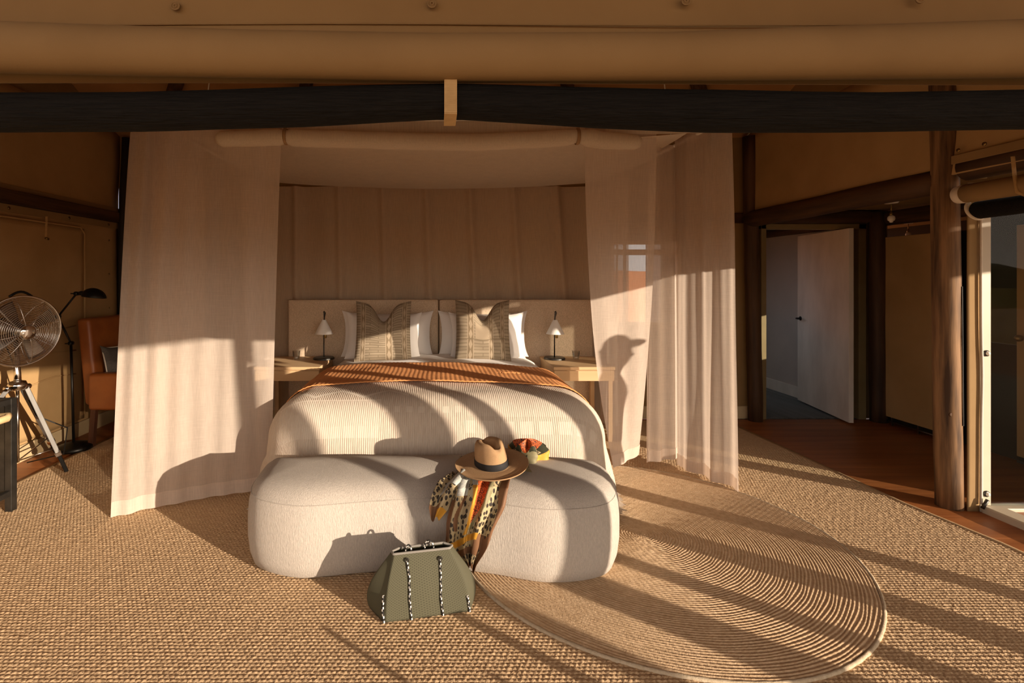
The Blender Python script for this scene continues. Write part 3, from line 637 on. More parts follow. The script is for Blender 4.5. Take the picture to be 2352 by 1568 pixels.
# ------------------------------------------------------------------ bed
bed = thing('bed', 'wide bed with a pale mattress under the canopy in front of the headboard', 'bed', (0, 4.1, 0))
part('base', box(-.98, .98, 3.24, 5.10, .06, .32), linen_grey, bed, bevel=.02)
part('mattress', box(-.95, .95, 3.26, 5.11, .32, .655), white_cotton, bed, bevel=.13, seg=5)
for x in (-.9, .9):
    for y in (3.34, 5.0): part('leg', box(x-.03, x+.03, y-.03, y+.03, .012, .07), leg_wood, bed)
def drape(hw, yfoot, r, ztop, zmin, crown, flare, s, t, rip=.0, wr=0.0):
    ix, iy = hw-r, yfoot+r
    nx = min(max(s, -ix), ix); ny = max(t, iy)
    dx, dy = s-nx, t-ny; dd_ = math.hypot(dx, dy)
    z = ztop+crown*max(0, 1-(nx/ix)**2)*min(1, max(0, (ny-iy)/.3+.35))
    z += wr*noise.noise(Vector((s*3.2, t*5.0, 1)))
    if dd_ < 1e-6: return Vector((s, t, z))
    a = dd_/r
    if a < PI/2: off, drop = r*math.sin(a), r*(1-math.cos(a))
    else:
        e_ = dd_-r*PI/2; off = r+flare*e_; drop = r+e_
        k_ = s*1.0+t*1.0; off += rip*math.sin(k_*26)*min(1, e_/.25)+rip*.6*math.sin(k_*47+1)*min(1, e_/.25)
    zz = z-drop
    if zz < zmin: zz = zmin+.001*math.sin(s*20)
    return Vector((nx+dx/dd_*off, ny+dy/dd_*off, zz))
# white duvet
dv = MB().grid(lambda u, v: drape(1.06, 3.0, .26, .722-.06*max(0, v-.6)+.012*math.sin(v*14+u*3)*max(0, v-.5), .33, .03, .02, lerp(-1.35, 1.35, u), lerp(3.62, 5.06, v), .008, .018), 90, 70)
tag(dv.build('duvet', white_cotton, smooth=True, thick=.012), 'white duvet showing between the pillows and the rust throw', 'duvet')
cvf = lambda u, v: drape(1.125, 3.06, .30, .735, .06, .035, .16, lerp(-1.85, 1.85, u), lerp(3.95, 2.42, v), .016, .008)
cv = MB().grid(cvf, 140, 100, uvfn=lambda u, v: (lerp(-1.85, 1.85, u), v*1.0))
bsp = cv.build('bedspread', spread_m, smooth=True); tag(bsp, 'beige woven bedspread with pale patterned panels over the bed foot', 'bedspread')
def thf(u, v):
    q = drape(1.115, 2.9, .30, .752, .22, .035, .14, lerp(-1.70, 1.70, u), lerp(3.47, 4.24, v)+.03*math.sin(u*7)*(1 if v > .5 else .4), .01, .008)
    s = lerp(-1.70, 1.70, u); rb = .0010*math.sin(s*2*PI/.034+.5*math.sin(v*9))
    n = Vector((0, 0, 1)) if abs(s) < 1.0 else Vector((math.copysign(.8, s), 0, .4)); return q+n*rb
tag(MB().grid(thf, 620, 44).build('throw_blanket', throw_m, smooth=True, thick=.006), 'rust orange ribbed throw blanket laid across the bed', 'blanket')
# headboard
hb = thing('headboard', 'long oatmeal upholstered headboard behind the bed and bedside tables', 'headboard', (.03, 5.2, 0))
for x0, x1 in ((-1.54, .018), (.026, 1.62)):
    p_ = part('panel', box(x0, x1, 5.13, 5.23, .12, 1.285), linen_grey, hb, bevel=.025, seg=4)
    part('piping', MB().tube([(x0+.012, 5.14, .14), (x0+.012, 5.14, 1.275), (x1-.012, 5.14, 1.275+.004), (x1-.012, 5.14, .14)], .006, 8), linen_grey, p_, smooth=True)
# pillows and cushions
def pillow(name, w_, h_, t_, loc, tilt, yaw, mat, chop=0, ears=.06, roll=0, n=26, uv=False):
    M4 = Matrix.Translation(loc) @ Matrix.Rotation(yaw, 4, 'Z') @ Matrix.Rotation(tilt, 4, 'X') @ Matrix.Rotation(roll, 4, 'Y')
    mb = MB()
    for sgn in (-1, 1):
        def fn(u, v, sgn=sgn):
            a, b2 = 2*u-1, 2*v-1
            x = w_/2*a*(1-ears*(1-b2*b2)-.05*chop*(b2+1)); z = h_/2*b2*(1-ears*(1-a*a))
            y = sgn*t_/2*(max(0, (1-a*a)*(1-b2*b2)))**.42
            if chop:
                k = math.exp(-(a/.33)**2)*((b2+1)/2)**2.2; z -= chop*k; y *= 1-.30*k
                z += .02*a*a*((b2+1)/2)**3
            if not chop: z += .028*a**4*((b2+1)/2)**3; x += .02*a*abs(b2)**3
            y += .008*noise.noise(Vector((a*2.2+loc[0]*7, b2*2.4, sgn)))
            return M4 @ Vector((x, y, z+h_/2))
        mb.grid(fn, n, n, uvfn=(lambda u, v: (u, v)) if uv else None)
    o = mb.build(name, mat, smooth=True); return o
gp = 'white bed pillows'
for loc, ti, ya, lab, ww_ in (((-.50, 5.025, .712), -.16, .02, 'white pillow at the back left, against the headboard', .90), ((-.53, 4.86, .712), -.24, -.03, 'white pillow leaning in front on the left side of the bed', .72),
                         ((.47, 5.025, .712), -.16, -.02, 'white pillow at the back right, against the headboard', .88), ((.50, 4.87, .712), -.24, .03, 'white pillow leaning in front on the right side of the bed', .72)):
    o = pillow('pillow', ww_, .44, .145, loc, ti, ya, white_cotton, 0, .05); tag(o, lab, 'pillow', gp)
tag(pillow('cushion', .54, .56, .17, (-.505, 4.67, .72), -.22, .05, cushion_a, .17, .05, 0, 34, True), 'taupe cushion with rows of pale bars, dented top, on the left', 'cushion')
tag(pillow('cushion', .53, .57, .17, (.435, 4.67, .72), -.22, -.04, cushion_b, .17, .05, 0, 34, True), 'taupe cushion with panelled print, dented top, on the right', 'cushion')
# bedside tables
def bedside(x0, x1, lab):
    t = thing('bedside_table', lab, 'table', ((x0+x1)/2, 4.8, 0), 'oak bedside tables')
    part('table_top', box(x0, x1, 4.50, 5.12, .672, .70), oak, t, bevel=.004)
    part('case', box(x0+.01, x1-.01, 4.52, 5.11, .575, .672), oak, t, bevel=.003)
    dw = part('drawer', box(x0+.008, x1-.008, 4.505, 4.525, .572, .664), oak, t, bevel=.002)
    for x in (x0+.03, x1-.03):
        for y in (4.56, 5.08): part('leg', MB().bar((x, y, 0), (x, y, .575), .04, .04), oak, t, bevel=.004)
    return t
bedside(-1.66, -1.06, 'oak bedside table with a drawer left of the bed'); bedside(1.06, 1.62, 'oak bedside table with a drawer right of the bed')
def lamp(x, y, lab):
    t = thing('table_lamp', lab, 'lamp', (x, y, .70), 'bedside lamps')
    T4 = Matrix.Translation((x, y, .70))
    part('base', MB().lathe([(.105, 0), (.105, .012), (.098, .02), (.02, .022)], 40, T4), dark_steel, t, smooth=False, bevel=.002)
    part('stem', MB().tube([(x, y, .72), (x, y, 1.02), (x+.004, y, 1.11), (x+.010, y-.01, 1.16), (x+.004, y-.02, 1.175)], [.0065, .0065, .007, .012, .008], 12), dark_steel, t, smooth=True)
    part('shade', MB().lathe([(.020, .392), (.088, .255), (.090, .252), (.086, .252), (.017, .388)], 36, T4 @ Matrix.Translation((.004, -.012, 0)), cap=False), ceramic, t, smooth=True)
    part('socket', MB().lathe([(.012, .21), (.014, .215), (.014, .262), (.010, .27)], 14, T4 @ Matrix.Translation((.018, -.012, 0))), brass, t, smooth=True)
lamp(-1.125, 4.95, 'white cone bedside lamp on a dark stem on the left bedside table')
lamp(1.175, 4.95, 'white cone bedside lamp on a dark stem on the right bedside table')
def tumbler(x, y, lab):
    t = thing('tumbler', lab, 'glass', (x, y, .70), 'drinking glasses on the bedside tables')
    part('bowl', MB().lathe([(.028, 0), (.037, .088), (.035, .088), (.0265, .012), (.002, .012)], 20, Matrix.Translation((x, y, .7005)), cap=False), tumbler_m, t, smooth=True)
    part('rim', MB().tube([(x+.036*math.cos(a), y+.036*math.sin(a), .789) for a in np.linspace(0, 2*PI, 24, endpoint=False)], .0014, 6, closed=True), tumbler_m, t, smooth=True)
tumbler(-1.385, 4.9, 'clear drinking glass beside the left bedside lamp'); tumbler(1.375, 4.9, 'clear drinking glass beside the right bedside lamp')

# ------------------------------------------------------------------ canopy and its curtains
cn = thing('bed_canopy', 'off white cloth bed canopy with a sagging roof above the bed', 'canopy', (0, 4.3, 2.5))
YC0, YC1 = 3.47, 5.10
def roof_fn(u, v):
    x = lerp(-1.75, 1.75, u); y = lerp(YC0, YC1, v)
    return (x, y, 2.515-.02*v-.09*(1-(x/1.75)**2)*(.5+.5*math.sin(PI*min(1, v*.6+.2)))-.008*noise.noise(Vector((x*2, y*2, 0))))
part('canopy_roof', MB().grid(roof_fn, 50, 24), canopy_cloth, cn, smooth=True)
part('valance', MB().grid(lambda u, v: (lerp(-2.07, 2.07, u), YC0-.06*max(0, abs(u-.5)*2-.82)/.18+.006*math.sin(u*60), lerp(2.512, 2.60, v)), 120, 3), canopy_cloth, cn, smooth=True)
frm = [((-2.06, 3.43, 2.60), (2.06, 3.43, 2.60)), ((-1.78, YC1, 2.52), (1.78, YC1, 2.52)), ((-2.0, 3.43, 2.60), (-1.76, YC1, 2.52)), ((2.0, 3.43, 2.60), (1.76, YC1, 2.52))]
for a, b_ in frm: part('rail', MB().tube([a, b_], .012, 10), white_plastic, cn, smooth=True)
for x in (-1.7, 1.7):
    for y in (3.6, 4.9): part('hanging_cord', MB().tube([(x, y, 2.53), (x*.95, y, 3.2)], .004, 6), rope_white, cn)
# rolled front curtain with two ties
rc = thing('rolled_curtain', 'rolled linen curtain tied with two tapes under the canopy front', 'curtain', (0, 3.40, 2.45))
pts = []; rs = []
for i in range(91):
    px = lerp(500, 1470, i/90); yc = interp(px, [500, 655, 700, 1000, 1100, 1290, 1326, 1380, 1470], [320, 315, 318, 326, 327, 318, 312, 322, 327])
    r_ = interp(px, [500, 505, 640, 657, 675, 1000, 1300, 1326, 1350, 1400, 1462, 1470], [12, 18, 19, 15, 20, 20, 19, 15, 20, 20, 17, 12])
    pts.append(P(px, yc, 3.40)+Vector((0, .008*noise.noise(Vector((px*.02, 0, 0))), 0))); rs.append(r_*3.40/FPX*(1+.05*noise.noise(Vector((px*.06, 2, 0)))))
part('roll', MB().tube(pts, rs, 22), canopy_cloth, rc, smooth=True)
for px in (657, 1326):
    q = P(px, 314, 3.40)
    part('tie', MB().tube([q+Vector((0, .05*math.cos(t), .052*math.sin(t))) for t in np.linspace(0, 2*PI, 24, endpoint=False)], .012, 6, closed=True, squash=.3), tie_tape, rc, smooth=True)
    part('tie', MB().bar(q+Vector((0, -.02, .05)), q+Vector((0, .03, .22)), .022, .003), tie_tape, rc)
def curtain(name, lab, top, bot, ztop, zbot, folds, mat=None, hem=True, nu=130, nv=60, kp=.75):
    t = thing(name, lab, 'curtain', (bot[0][0], bot[0][1], 0), 'linen curtains around the bed')
    def fn(u, v, off=0.0, vlo=0.0):
        a = poly_at([(x, y, 0) for x, y in top], u); b2 = poly_at([(x, y, 0) for x, y in bot], u)
        e = .002; a2 = poly_at([(x, y, 0) for x, y in bot], min(1, u+e)); a1 = poly_at([(x, y, 0) for x, y in bot], max(0, u-e))
        tg_ = (a2-a1); tg_ = tg_.normalized() if tg_.length > 1e-9 else Vector((1, 0, 0)); nn = Vector((-tg_.y, tg_.x, 0))
        k = v**kp
        zt = ztop(u) if callable(ztop) else ztop; zb = zbot(u) if callable(zbot) else zbot
        q = a.lerp(b2, k); q.z = lerp(zt, zb, v)
        q += nn*(folds(u, v)+off); return q
    part('sheet', MB().grid(fn, nu, nv), mat or sheer, t, smooth=True)
    if hem: part('hem', MB().grid(lambda u, v: fn(u, lerp(.965, 1.0, v), -.004), nu, 3), sheer_thick, t, smooth=True)
    return t
def fold_l(u, v):
    amp = .030*math.exp(-((u-.10)/.16)**2)*(1-.75*v)+.004
    return amp*math.sin(u*2*PI*7+.6*math.sin(v*3))+.012*noise.noise(Vector((u*7, v*2.2, 4)))
curtain('left_curtain', 'white sheer linen curtain hanging left of the bed, half in sunlight',
        [(-2.06, 3.36), (-1.75, 3.43), (-1.075, 3.46)], [(-2.03, 3.09), (-1.83, 3.22), (-1.5, 3.37), (-1.16, 3.475)], 2.60, lambda u: .014+.02*u, fold_l)
curtain('left_side_curtain', 'white sheer side curtain behind the left front curtain of the bed',
        [(-1.99, 3.5), (-1.90, 4.0)], [(-2.0, 3.45), (-1.92, 4.08)], 2.55, .03, lambda u, v: .03*math.sin(u*24)+.01*noise.noise(Vector((u*3, v*2, 1))), nu=60, nv=30)
curtain('left_rear_curtain', 'white sheer curtain behind the left bedside table',
        [(-1.80, 4.62), (-1.74, 5.08)], [(-1.74, 4.55), (-1.70, 5.08)], 2.50, .03, lambda u, v: .03*math.sin(u*20)+.02*noise.noise(Vector((u*3, v*2, 7))), nu=50, nv=30)
def fold_r(u, v): return .008*math.sin(u*13+1)*v+.012*noise.noise(Vector((u*4, v*2.2, 9)))
curtain('inner_right_curtain', 'flat sheer linen curtain right of the bed with the shadow of a person',
        [(1.03, 3.45), (1.30, 3.48), (1.55, 3.50)], [(1.26, 3.53), (1.40, 3.66), (1.55, 3.80)], 2.60, .155, fold_r, nu=90, kp=2.3)
curtain('right_side_curtain', 'shaded sheer side curtain between the two sunlit right curtains',
        [(1.60, 3.75), (1.91, 3.96)], [(1.645, 3.89), (1.95, 3.99)], 2.55, .06, lambda u, v: .015*math.sin(u*14), nu=50, nv=30)
curtain('right_rear_curtain', 'white sheer curtain behind the right bedside table',
        [(1.76, 4.55), (1.74, 5.08)], [(1.72, 4.45), (1.70, 5.08)], 2.50, .03, lambda u, v: .03*math.sin(u*20)+.02*noise.noise(Vector((u*3, v*2, 5))), nu=50, nv=30)
def fold_ro(u, v):
    return (.016+.010*v)*math.sin(u*2*PI*2.6+.4+.5*math.sin(v*2.5))+.004*math.sin(u*43+2*v)+.012*noise.noise(Vector((u*7, v*2.2, 14)))
curtain('outer_right_curtain', 'gathered sheer linen curtain with soft folds at the right corner of the canopy',
        [(1.88, 3.93), (1.95, 3.70), (2.03, 3.40)], [(1.90, 3.95), (2.0, 3.72), (2.12, 3.46)], 2.60, .02, fold_ro)
bcn = thing('back_curtain', 'brown sheer pleated curtain behind the headboard', 'curtain', (0, 5.26, 0))
def back_fn(u, v):
    x = lerp(-1.9, 1.9, u); z = lerp(2.48, .1, v)
    xs_ = x-(.10+.06*x)*max(0, v)*.9
    k = (xs_*1.0+10)/.46; fr_ = k-math.floor(k)
    return (x, 5.285-.050*math.exp(-((fr_-.5)/.09)**2)-.016*math.sin(fr_*2*PI)+.006*noise.noise(Vector((x*4, z*1.5, 0))), z)
part('sheet', MB().grid(back_fn, 260, 24), sheer_back, bcn, smooth=True)

# ------------------------------------------------------------------ ottoman
CTRL = [(x_*.985, y_-.025) for x_, y_ in [(-1.035, 2.80), (-.965, 2.56), (-.70, 2.440), (-.36, 2.485), (0, 2.525), (.28, 2.470), (.56, 2.400), (.86, 2.465), (.995, 2.70), (.955, 2.93), (.62, 3.03), (0, 3.05), (-.62, 3.04), (-.985, 2.99)]]
def spline(ctrl, n):
    m_ = len(ctrl); out = []
    for i in range(n):
        t = i/n*m_; k = int(t); f_ = t-k; p0, p1, p2, p3 = [Vector((*ctrl[(k+j) % m_], 0)) for j in (-1, 0, 1, 2)]
        out.append(.5*((2*p1)+(p2-p0)*f_+(2*p0-5*p1+4*p2-p3)*f_**2+(3*p1-p0-3*p2+p3)*f_**3))
    return out
OUT = spline(CTRL, 168)
def inward(i, n=168):
    t = (OUT[(i+2) % n]-OUT[i-2]).normalized(); return Vector((-t.y, t.x, 0))
med = lambda p: Vector((p.x*.80, 2.76+.02*math.cos(p.x*2), 0))
om = MB(); prof = [(.10, .012), (.055, .012), (.028, .03), (.010, .08), (0, .16), (0, .26), (.006, .33), (.018, .375), (.045, .415), (.085, .440), (.13, .452)]
rings = []
for ins, z in prof: rings.append([OUT[i]+inward(i)*ins+Vector((0, 0, z)) for i in range(168)])
last = rings[-1]
for k, (f_, z) in enumerate(((.3, .460), (.6, .466), (.85, .468), (1.0, .468))):
    rings.append([lerp(1, 0, f_)*Vector((p.x, p.y, 0))+f_*med(p)+Vector((0, 0, z)) for p in last])
vs = [Vector((p.x, p.y, p.z*1.035))+Vector((0, 0, .003*noise.noise(p*6))) for r_ in rings for p in r_]
fs = [(a*168+i, a*168+(i+1) % 168, (a+1)*168+(i+1) % 168, (a+1)*168+i) for a in range(len(rings)-1) for i in range(168)]
fs.append(tuple(range(168))[::-1]); om.add(vs, fs)
ot = thing('ottoman', 'kidney shaped cream boucle ottoman at the foot of the bed', 'ottoman', (0, 2.75, .012))
part('upholstery', om, boucle, ot, smooth=True)
part('seam', MB().tube([OUT[i]+inward(i)*.017+Vector((0, 0, .387)) for i in range(168)], .0022, 6, closed=True), boucle, ot, smooth=True)

# ------------------------------------------------------------------ hat
def hat(c, tilt):
    t = thing('fedora_hat', 'brown straw fedora with a black band lying on the ottoman', 'hat', c)
    M4 = Matrix.Translation(c) @ Matrix.Rotation(tilt, 4, 'X') @ Matrix.Rotation(-.10, 4, 'Y') @ Matrix.Rotation(.45, 4, 'Z')
    ax = (.082, .098)
    mb = MB(); n = 72
    prof = [(.197, .006), (.193, .000), (.15, -.004), (.115, .002), (1.04, .008), (1.0, .016), (.985, .045), (.95, .085), (.90, .112), (.80, .128), (.62, .135), (.40, .134), (.2, .130), (.02, .128)]
    vs = []
    for r_, z in prof:
        for j in range(n):
            a = 2*PI*j/n; ca, sa = math.cos(a), math.sin(a)
            if r_ < .2 and r_ > .1: x, y, zz = r_*ca*.97, r_*sa*1.03, z+.012*ca*ca-.010*sa*abs(sa)*(1 if sa < 0 else .3)
            elif r_ < .1 and z > .12: x, y, zz = ax[0]*r_*ca, ax[1]*r_*sa, z
            else: x, y, zz = ax[0]*r_*ca, ax[1]*r_*sa, z
            if z > .04:
                k = min(1, (z-.04)/.07); fy_ = max(0, -y/ax[1])
                x *= 1-.34*k*fy_**1.2                                   # pinched at the front
                cre = math.exp(-(x/.024)**2)*k*(.85 if y < .05 else .4)
                zz -= .046*cre*(1 if r_ < .85 or z > .12 else .2)
                zz += .012*k*max(0, -y/ax[1])
            vs.append(M4 @ Vector((x, y, zz)))
    k_ = len(prof)
    fs = [(i*n+j, i*n+(j+1) % n, (i+1)*n+(j+1) % n, (i+1)*n+j) for i in range(k_-1) for j in range(n)]; fs.append(tuple((k_-1)*n+j for j in range(n)))
    mb.add(vs, fs); part('hat_body', mb, hat_straw, t, smooth=True, thick=.003)
    bd_ = MB(); vs = []
    for z, e in ((.010, 1.05), (.012, 1.06), (.042, 1.035), (.044, 1.02)):
        for j in range(n):
            a = 2*PI*j/n; vs.append(M4 @ Vector((ax[0]*e*math.cos(a), ax[1]*e*math.sin(a), z)))
    bd_.add(vs, [(i*n+j, i*n+(j+1) % n, (i+1)*n+(j+1) % n, (i+1)*n+j) for i in range(3) for j in range(n)])
    part('hat_band', bd_, hat_band, t, smooth=True)
hat((.292, 2.64, .508), .07)
# ------------------------------------------------------------------ scarf
sf = thing('silk_scarf', 'patterned silk scarf hanging over the ottoman front under the hat', 'scarf', (.2, 2.6, .47))
RY = [1076, 1098, 1120, 1160, 1200, 1240, 1270, 1290, 1308]
RL = [1052, 1045, 1040, 1032, 1024, 1020, 1030, 1050, 1066]
RR = [1172, 1172, 1168, 1156, 1140, 1120, 1106, 1096, 1090]
RD = [2.66, 2.535, 2.455, 2.415, 2.405, 2.405, 2.41, 2.415, 2.42]
def scarf_main(u, v):
    py = lerp(1076, 1308, v); a, b2, Yd = interp(py, RY, RL), interp(py, RY, RR), interp(py, RY, RD)
    edge = 5*math.sin(v*16+u*2)
    pl = .021*math.sin(u*2*PI*3.6+1.2*math.sin(v*4)+.7)*min(1, v*4+.35)*(1-.25*v)+.006*noise.noise(Vector((u*9, v*5, 2)))
    px = lerp(a, b2, u)+edge*(1 if u > .5 else -.5)*abs(u-.5)+8*pl/.016*math.cos(u*9)*.25
    return P(px, py+9*math.sin(u*PI*2.2+.4)*v, Yd+pl)
def scarf_mi(u, v):
    ob = .50+.05*math.sin(v*6); hw_ = .125*max(0, 1-(v/.56)**2.2)
    if v < .56 and abs(u-ob) < hw_: return 3                                   # orange flower panel
    if v < .66 and ob-hw_-.075 < u < ob-hw_: return 2 if v > .16 else 5        # mustard line beside it
    if v < .62 and ob+hw_ < u < ob+hw_+.085: return 4                          # sage fold
    if v > .95: return 1
    if .62 < v < .76 and abs(v-(.66+.10*(1-u))) < .035 and u < .75: return 2   # mustard sweep low down
    if .66 < v < .80 and u > .70: return 1
    if .80 < v < .87 and u < .85: return 1 if u > .3 else 2
    if u > .90-.05*math.sin(v*8) and v > .10: return 1                         # brown right border
    if u < .10 and .30 < v < .70: return 1
    if .10 < u < .30 and v < .26: return 5                                     # pale blue patch
    if abs(u-(.24+.06*math.sin(v*10))) < .04 and .26 < v < .60: return 1
    return 0
part('hanging_cloth', MB().grid(scarf_main, 120, 150, mi=scarf_mi), scarf_m, sf, smooth=True, thick=.0016)
def scarf_side(u, v):
    py = lerp(1082, 1192, v); a = interp(py, [1082, 1105, 1135, 1165, 1192], [1040, 1006, 992, 985, 990]); b2 = interp(py, [1082, 1105, 1135, 1165, 1192], [1075, 1062, 1040, 1030, 1008])
    Yd = interp(py, [1082, 1105, 1130, 1160, 1192], [2.61, 2.51, 2.445, 2.43, 2.425])
    return P(lerp(a, b2, u), py+6*math.sin(u*7), Yd-.012*math.sin(u*2*PI*1.4+v*3)-.004)
def side_mi(u, v):
    if v > .80 and u > .45: return 2
    if v > .68 and u < .55: return 1
    if u > .55 and v < .30: return 5
    if abs(u-.5) < .10 and v > .25 and v < .5: return 5
    return 0
part('side_fold', MB().grid(scarf_side, 50, 60, mi=side_mi), scarf_m, sf, smooth=True, thick=.0016)
def bundle(u, v):
    a = 2*PI*u; b2 = v*PI*.62
    r_ = 1+.16*math.sin(3*a+2*v)+.10*math.sin(7*a+6*v)+.12*noise.noise(Vector((u*6, v*6, 1)))
    return Vector((.515+.115*r_*math.sin(b2)*math.cos(a), 2.83+.095*r_*math.sin(b2)*math.sin(a), 480e-3+.088*max(0, math.cos(b2))*(1+.25*math.sin(5*a+4*v))))
def bundle_mi(u, v):
    if v < .34: return 3
    if v < .50: return (0, 6, 4, 6, 0, 6)[int(u*12) % 6]
    if (u > .82 or u < .12) and v > .55: return 2
    return (6, 4, 6, 6, 2, 6, 0)[int(u*11) % 7]
part('bunched_end', MB().grid(bundle, 96, 40, mi=bundle_mi), scarf_m, sf, smooth=True)
def under(u, v): return Vector((lerp(.13, .50, u), lerp(2.60, 2.84, v), .487+.004*math.sin(u*16+v*5)+.002*math.sin(v*20)))
part('covered_cloth', MB().grid(under, 40, 20, mi=lambda u, v: 0 if u < .6 else 4), scarf_m, sf, smooth=True)
q = P(1118, 1234, 2.405); part('care_tag', MB().box(q.x-.011, q.x+.011, q.y-.002, q.y, q.z-.007, q.z+.007), rope_black, sf)
# ------------------------------------------------------------------ tote bag
bag = thing('tote_bag', 'olive perforated tote bag with black and white rope handles on the carpet', 'bag', (-.05, 2.27, .014))
B0 = [Vector(p) for p in ((-.225, 2.150, .013), (-.300, 2.245, .013), (-.215, 2.36, .013), (.14, 2.43, .013), (.175, 2.335, .013), (.150, 2.225, .013))]
T0 = [Vector(p) for p in ((-.190, 2.185, .286), (-.20, 2.205, .287), (-.165, 2.228, .292), (.03, 2.268, .293), (.070, 2.255, .287), (.058, 2.228, .290))]
def loop_pt(L_, t):
    n = 6; k = int(t*n) % n; f_ = t*n-int(t*n); f_ = f_*f_*(3-2*f_)*.5+f_*.5
    return L_[k].lerp(L_[(k+1) % n], f_)
def bag_fn(u, v):
    p0, p1 = loop_pt(B0, u), loop_pt(T0, u); q = p0.lerp(p1, v)
    cx_ = Vector((-.045, 2.28, q.z)); out = (q-cx_); out.z = 0; k = math.sin(PI*min(1, v*1.05))
    side = (max(0, 1-abs(((u*6) % 6)-4.3)/1.1)+max(0, 1-abs(((u*6) % 6)-1.0)/1.0))
    q += out.normalized()*(.010*k+.030*side*math.sin(PI*v**.8)-.008*math.sin(PI*v)*math.sin(u*31)*.5)
    return q
bmb = MB().grid(bag_fn, 120, 30, uvfn=lambda u, v: (u*1.9, v*.55))
part('body', bmb, neoprene, bag, smooth=True, thick=.006)
bbm = MB(); bbm.add([b_+Vector((0, 0, .002)) for b_ in B0], [(0, 1, 2, 3, 4, 5)]); part('bottom', bbm, neoprene, bag)
def bag_in(u, v):
    q = bag_fn(u, lerp(.25, .985, v)); c_ = Vector((-.045, 2.28, q.z)); return c_+(q-c_)*.95
part('lining', MB().grid(bag_in, 72, 8), lining, bag, smooth=True)
part('rim', MB().tube([bag_fn(i/96, 1.0)+Vector((0, 0, .002)) for i in range(96)], .0055, 8, closed=True), trim_grey, bag, smooth=True)
def rope(pts, r=.0046):
    k = max(20, int(sum((Vector(pts[i+1])-Vector(pts[i])).length for i in range(len(pts)-1))/.0045)); pp = [poly_at(pts, i/k) for i in range(k+1)]
    return MB().tube(pp, r, 8, mi=lambda i, j: 1 if ((i//2+j//2) % 2 == 0 and (i//2) % 3 != 1) else 0)
def face_pt(px, py, off=.008):
    best = None
    for i in range(0, 121):
        for j in range(31):
            q = bag_fn(i/120, j/30)
            x, y = CX+FPX*q.x/q.y, HY+FPX*(CAMH-q.z)/q.y; e = (x-px)**2+(y-py)**2+((q.y-2.15)*120)**2
            if best is None or e < best[0]: best = (e, q)
    return best[1]+Vector((-.003, -off, 0))
f1 = [face_pt(947, 1425), face_pt(944, 1370), face_pt(940, 1320), face_pt(937, 1285)]
f2 = [face_pt(1020, 1417), face_pt(1017, 1370), face_pt(1013, 1320), face_pt(1009, 1283)]
rm = [rope_black, rope_white]
part('rope_handle', rope(f1), rm, bag, smooth=True); part('rope_handle', rope(f2), rm, bag, smooth=True)
def loop_handle(c, h, wd):
    return rope([Vector(c)+Vector((wd*math.cos(t)-.0, .03*math.sin(t)*0, h*math.sin(t))) for t in np.linspace(0, PI, 14)], .0046)
part('rope_loop', loop_handle((-.125, 2.205, .284), .034, .012), rm, bag, smooth=True)
part('rope_loop', loop_handle((-.035, 2.235, .286), .036, .020), rm, bag, smooth=True)
part('rope_edge', rope([face_pt(884, 1432, .006), face_pt(882, 1400, .006), face_pt(881, 1366, .006)], .005), rm, bag, smooth=True)
part('rope_edge', rope([face_pt(1081, 1408, .006), face_pt(1080, 1385, .006), face_pt(1077, 1366, .006)], .005), rm, bag, smooth=True)
part('grommet', MB().tube([f2[-1]+Vector((.008*math.cos(t), -.002, .008*math.sin(t)+.004)) for t in np.linspace(0, 2*PI, 14, endpoint=False)], .003, 6, closed=True), dark_steel, bag)
part('grommet', MB().tube([f1[-1]+Vector((.008*math.cos(t), -.002, .008*math.sin(t)+.004)) for t in np.linspace(0, 2*PI, 14, endpoint=False)], .003, 6, closed=True), dark_steel, bag)

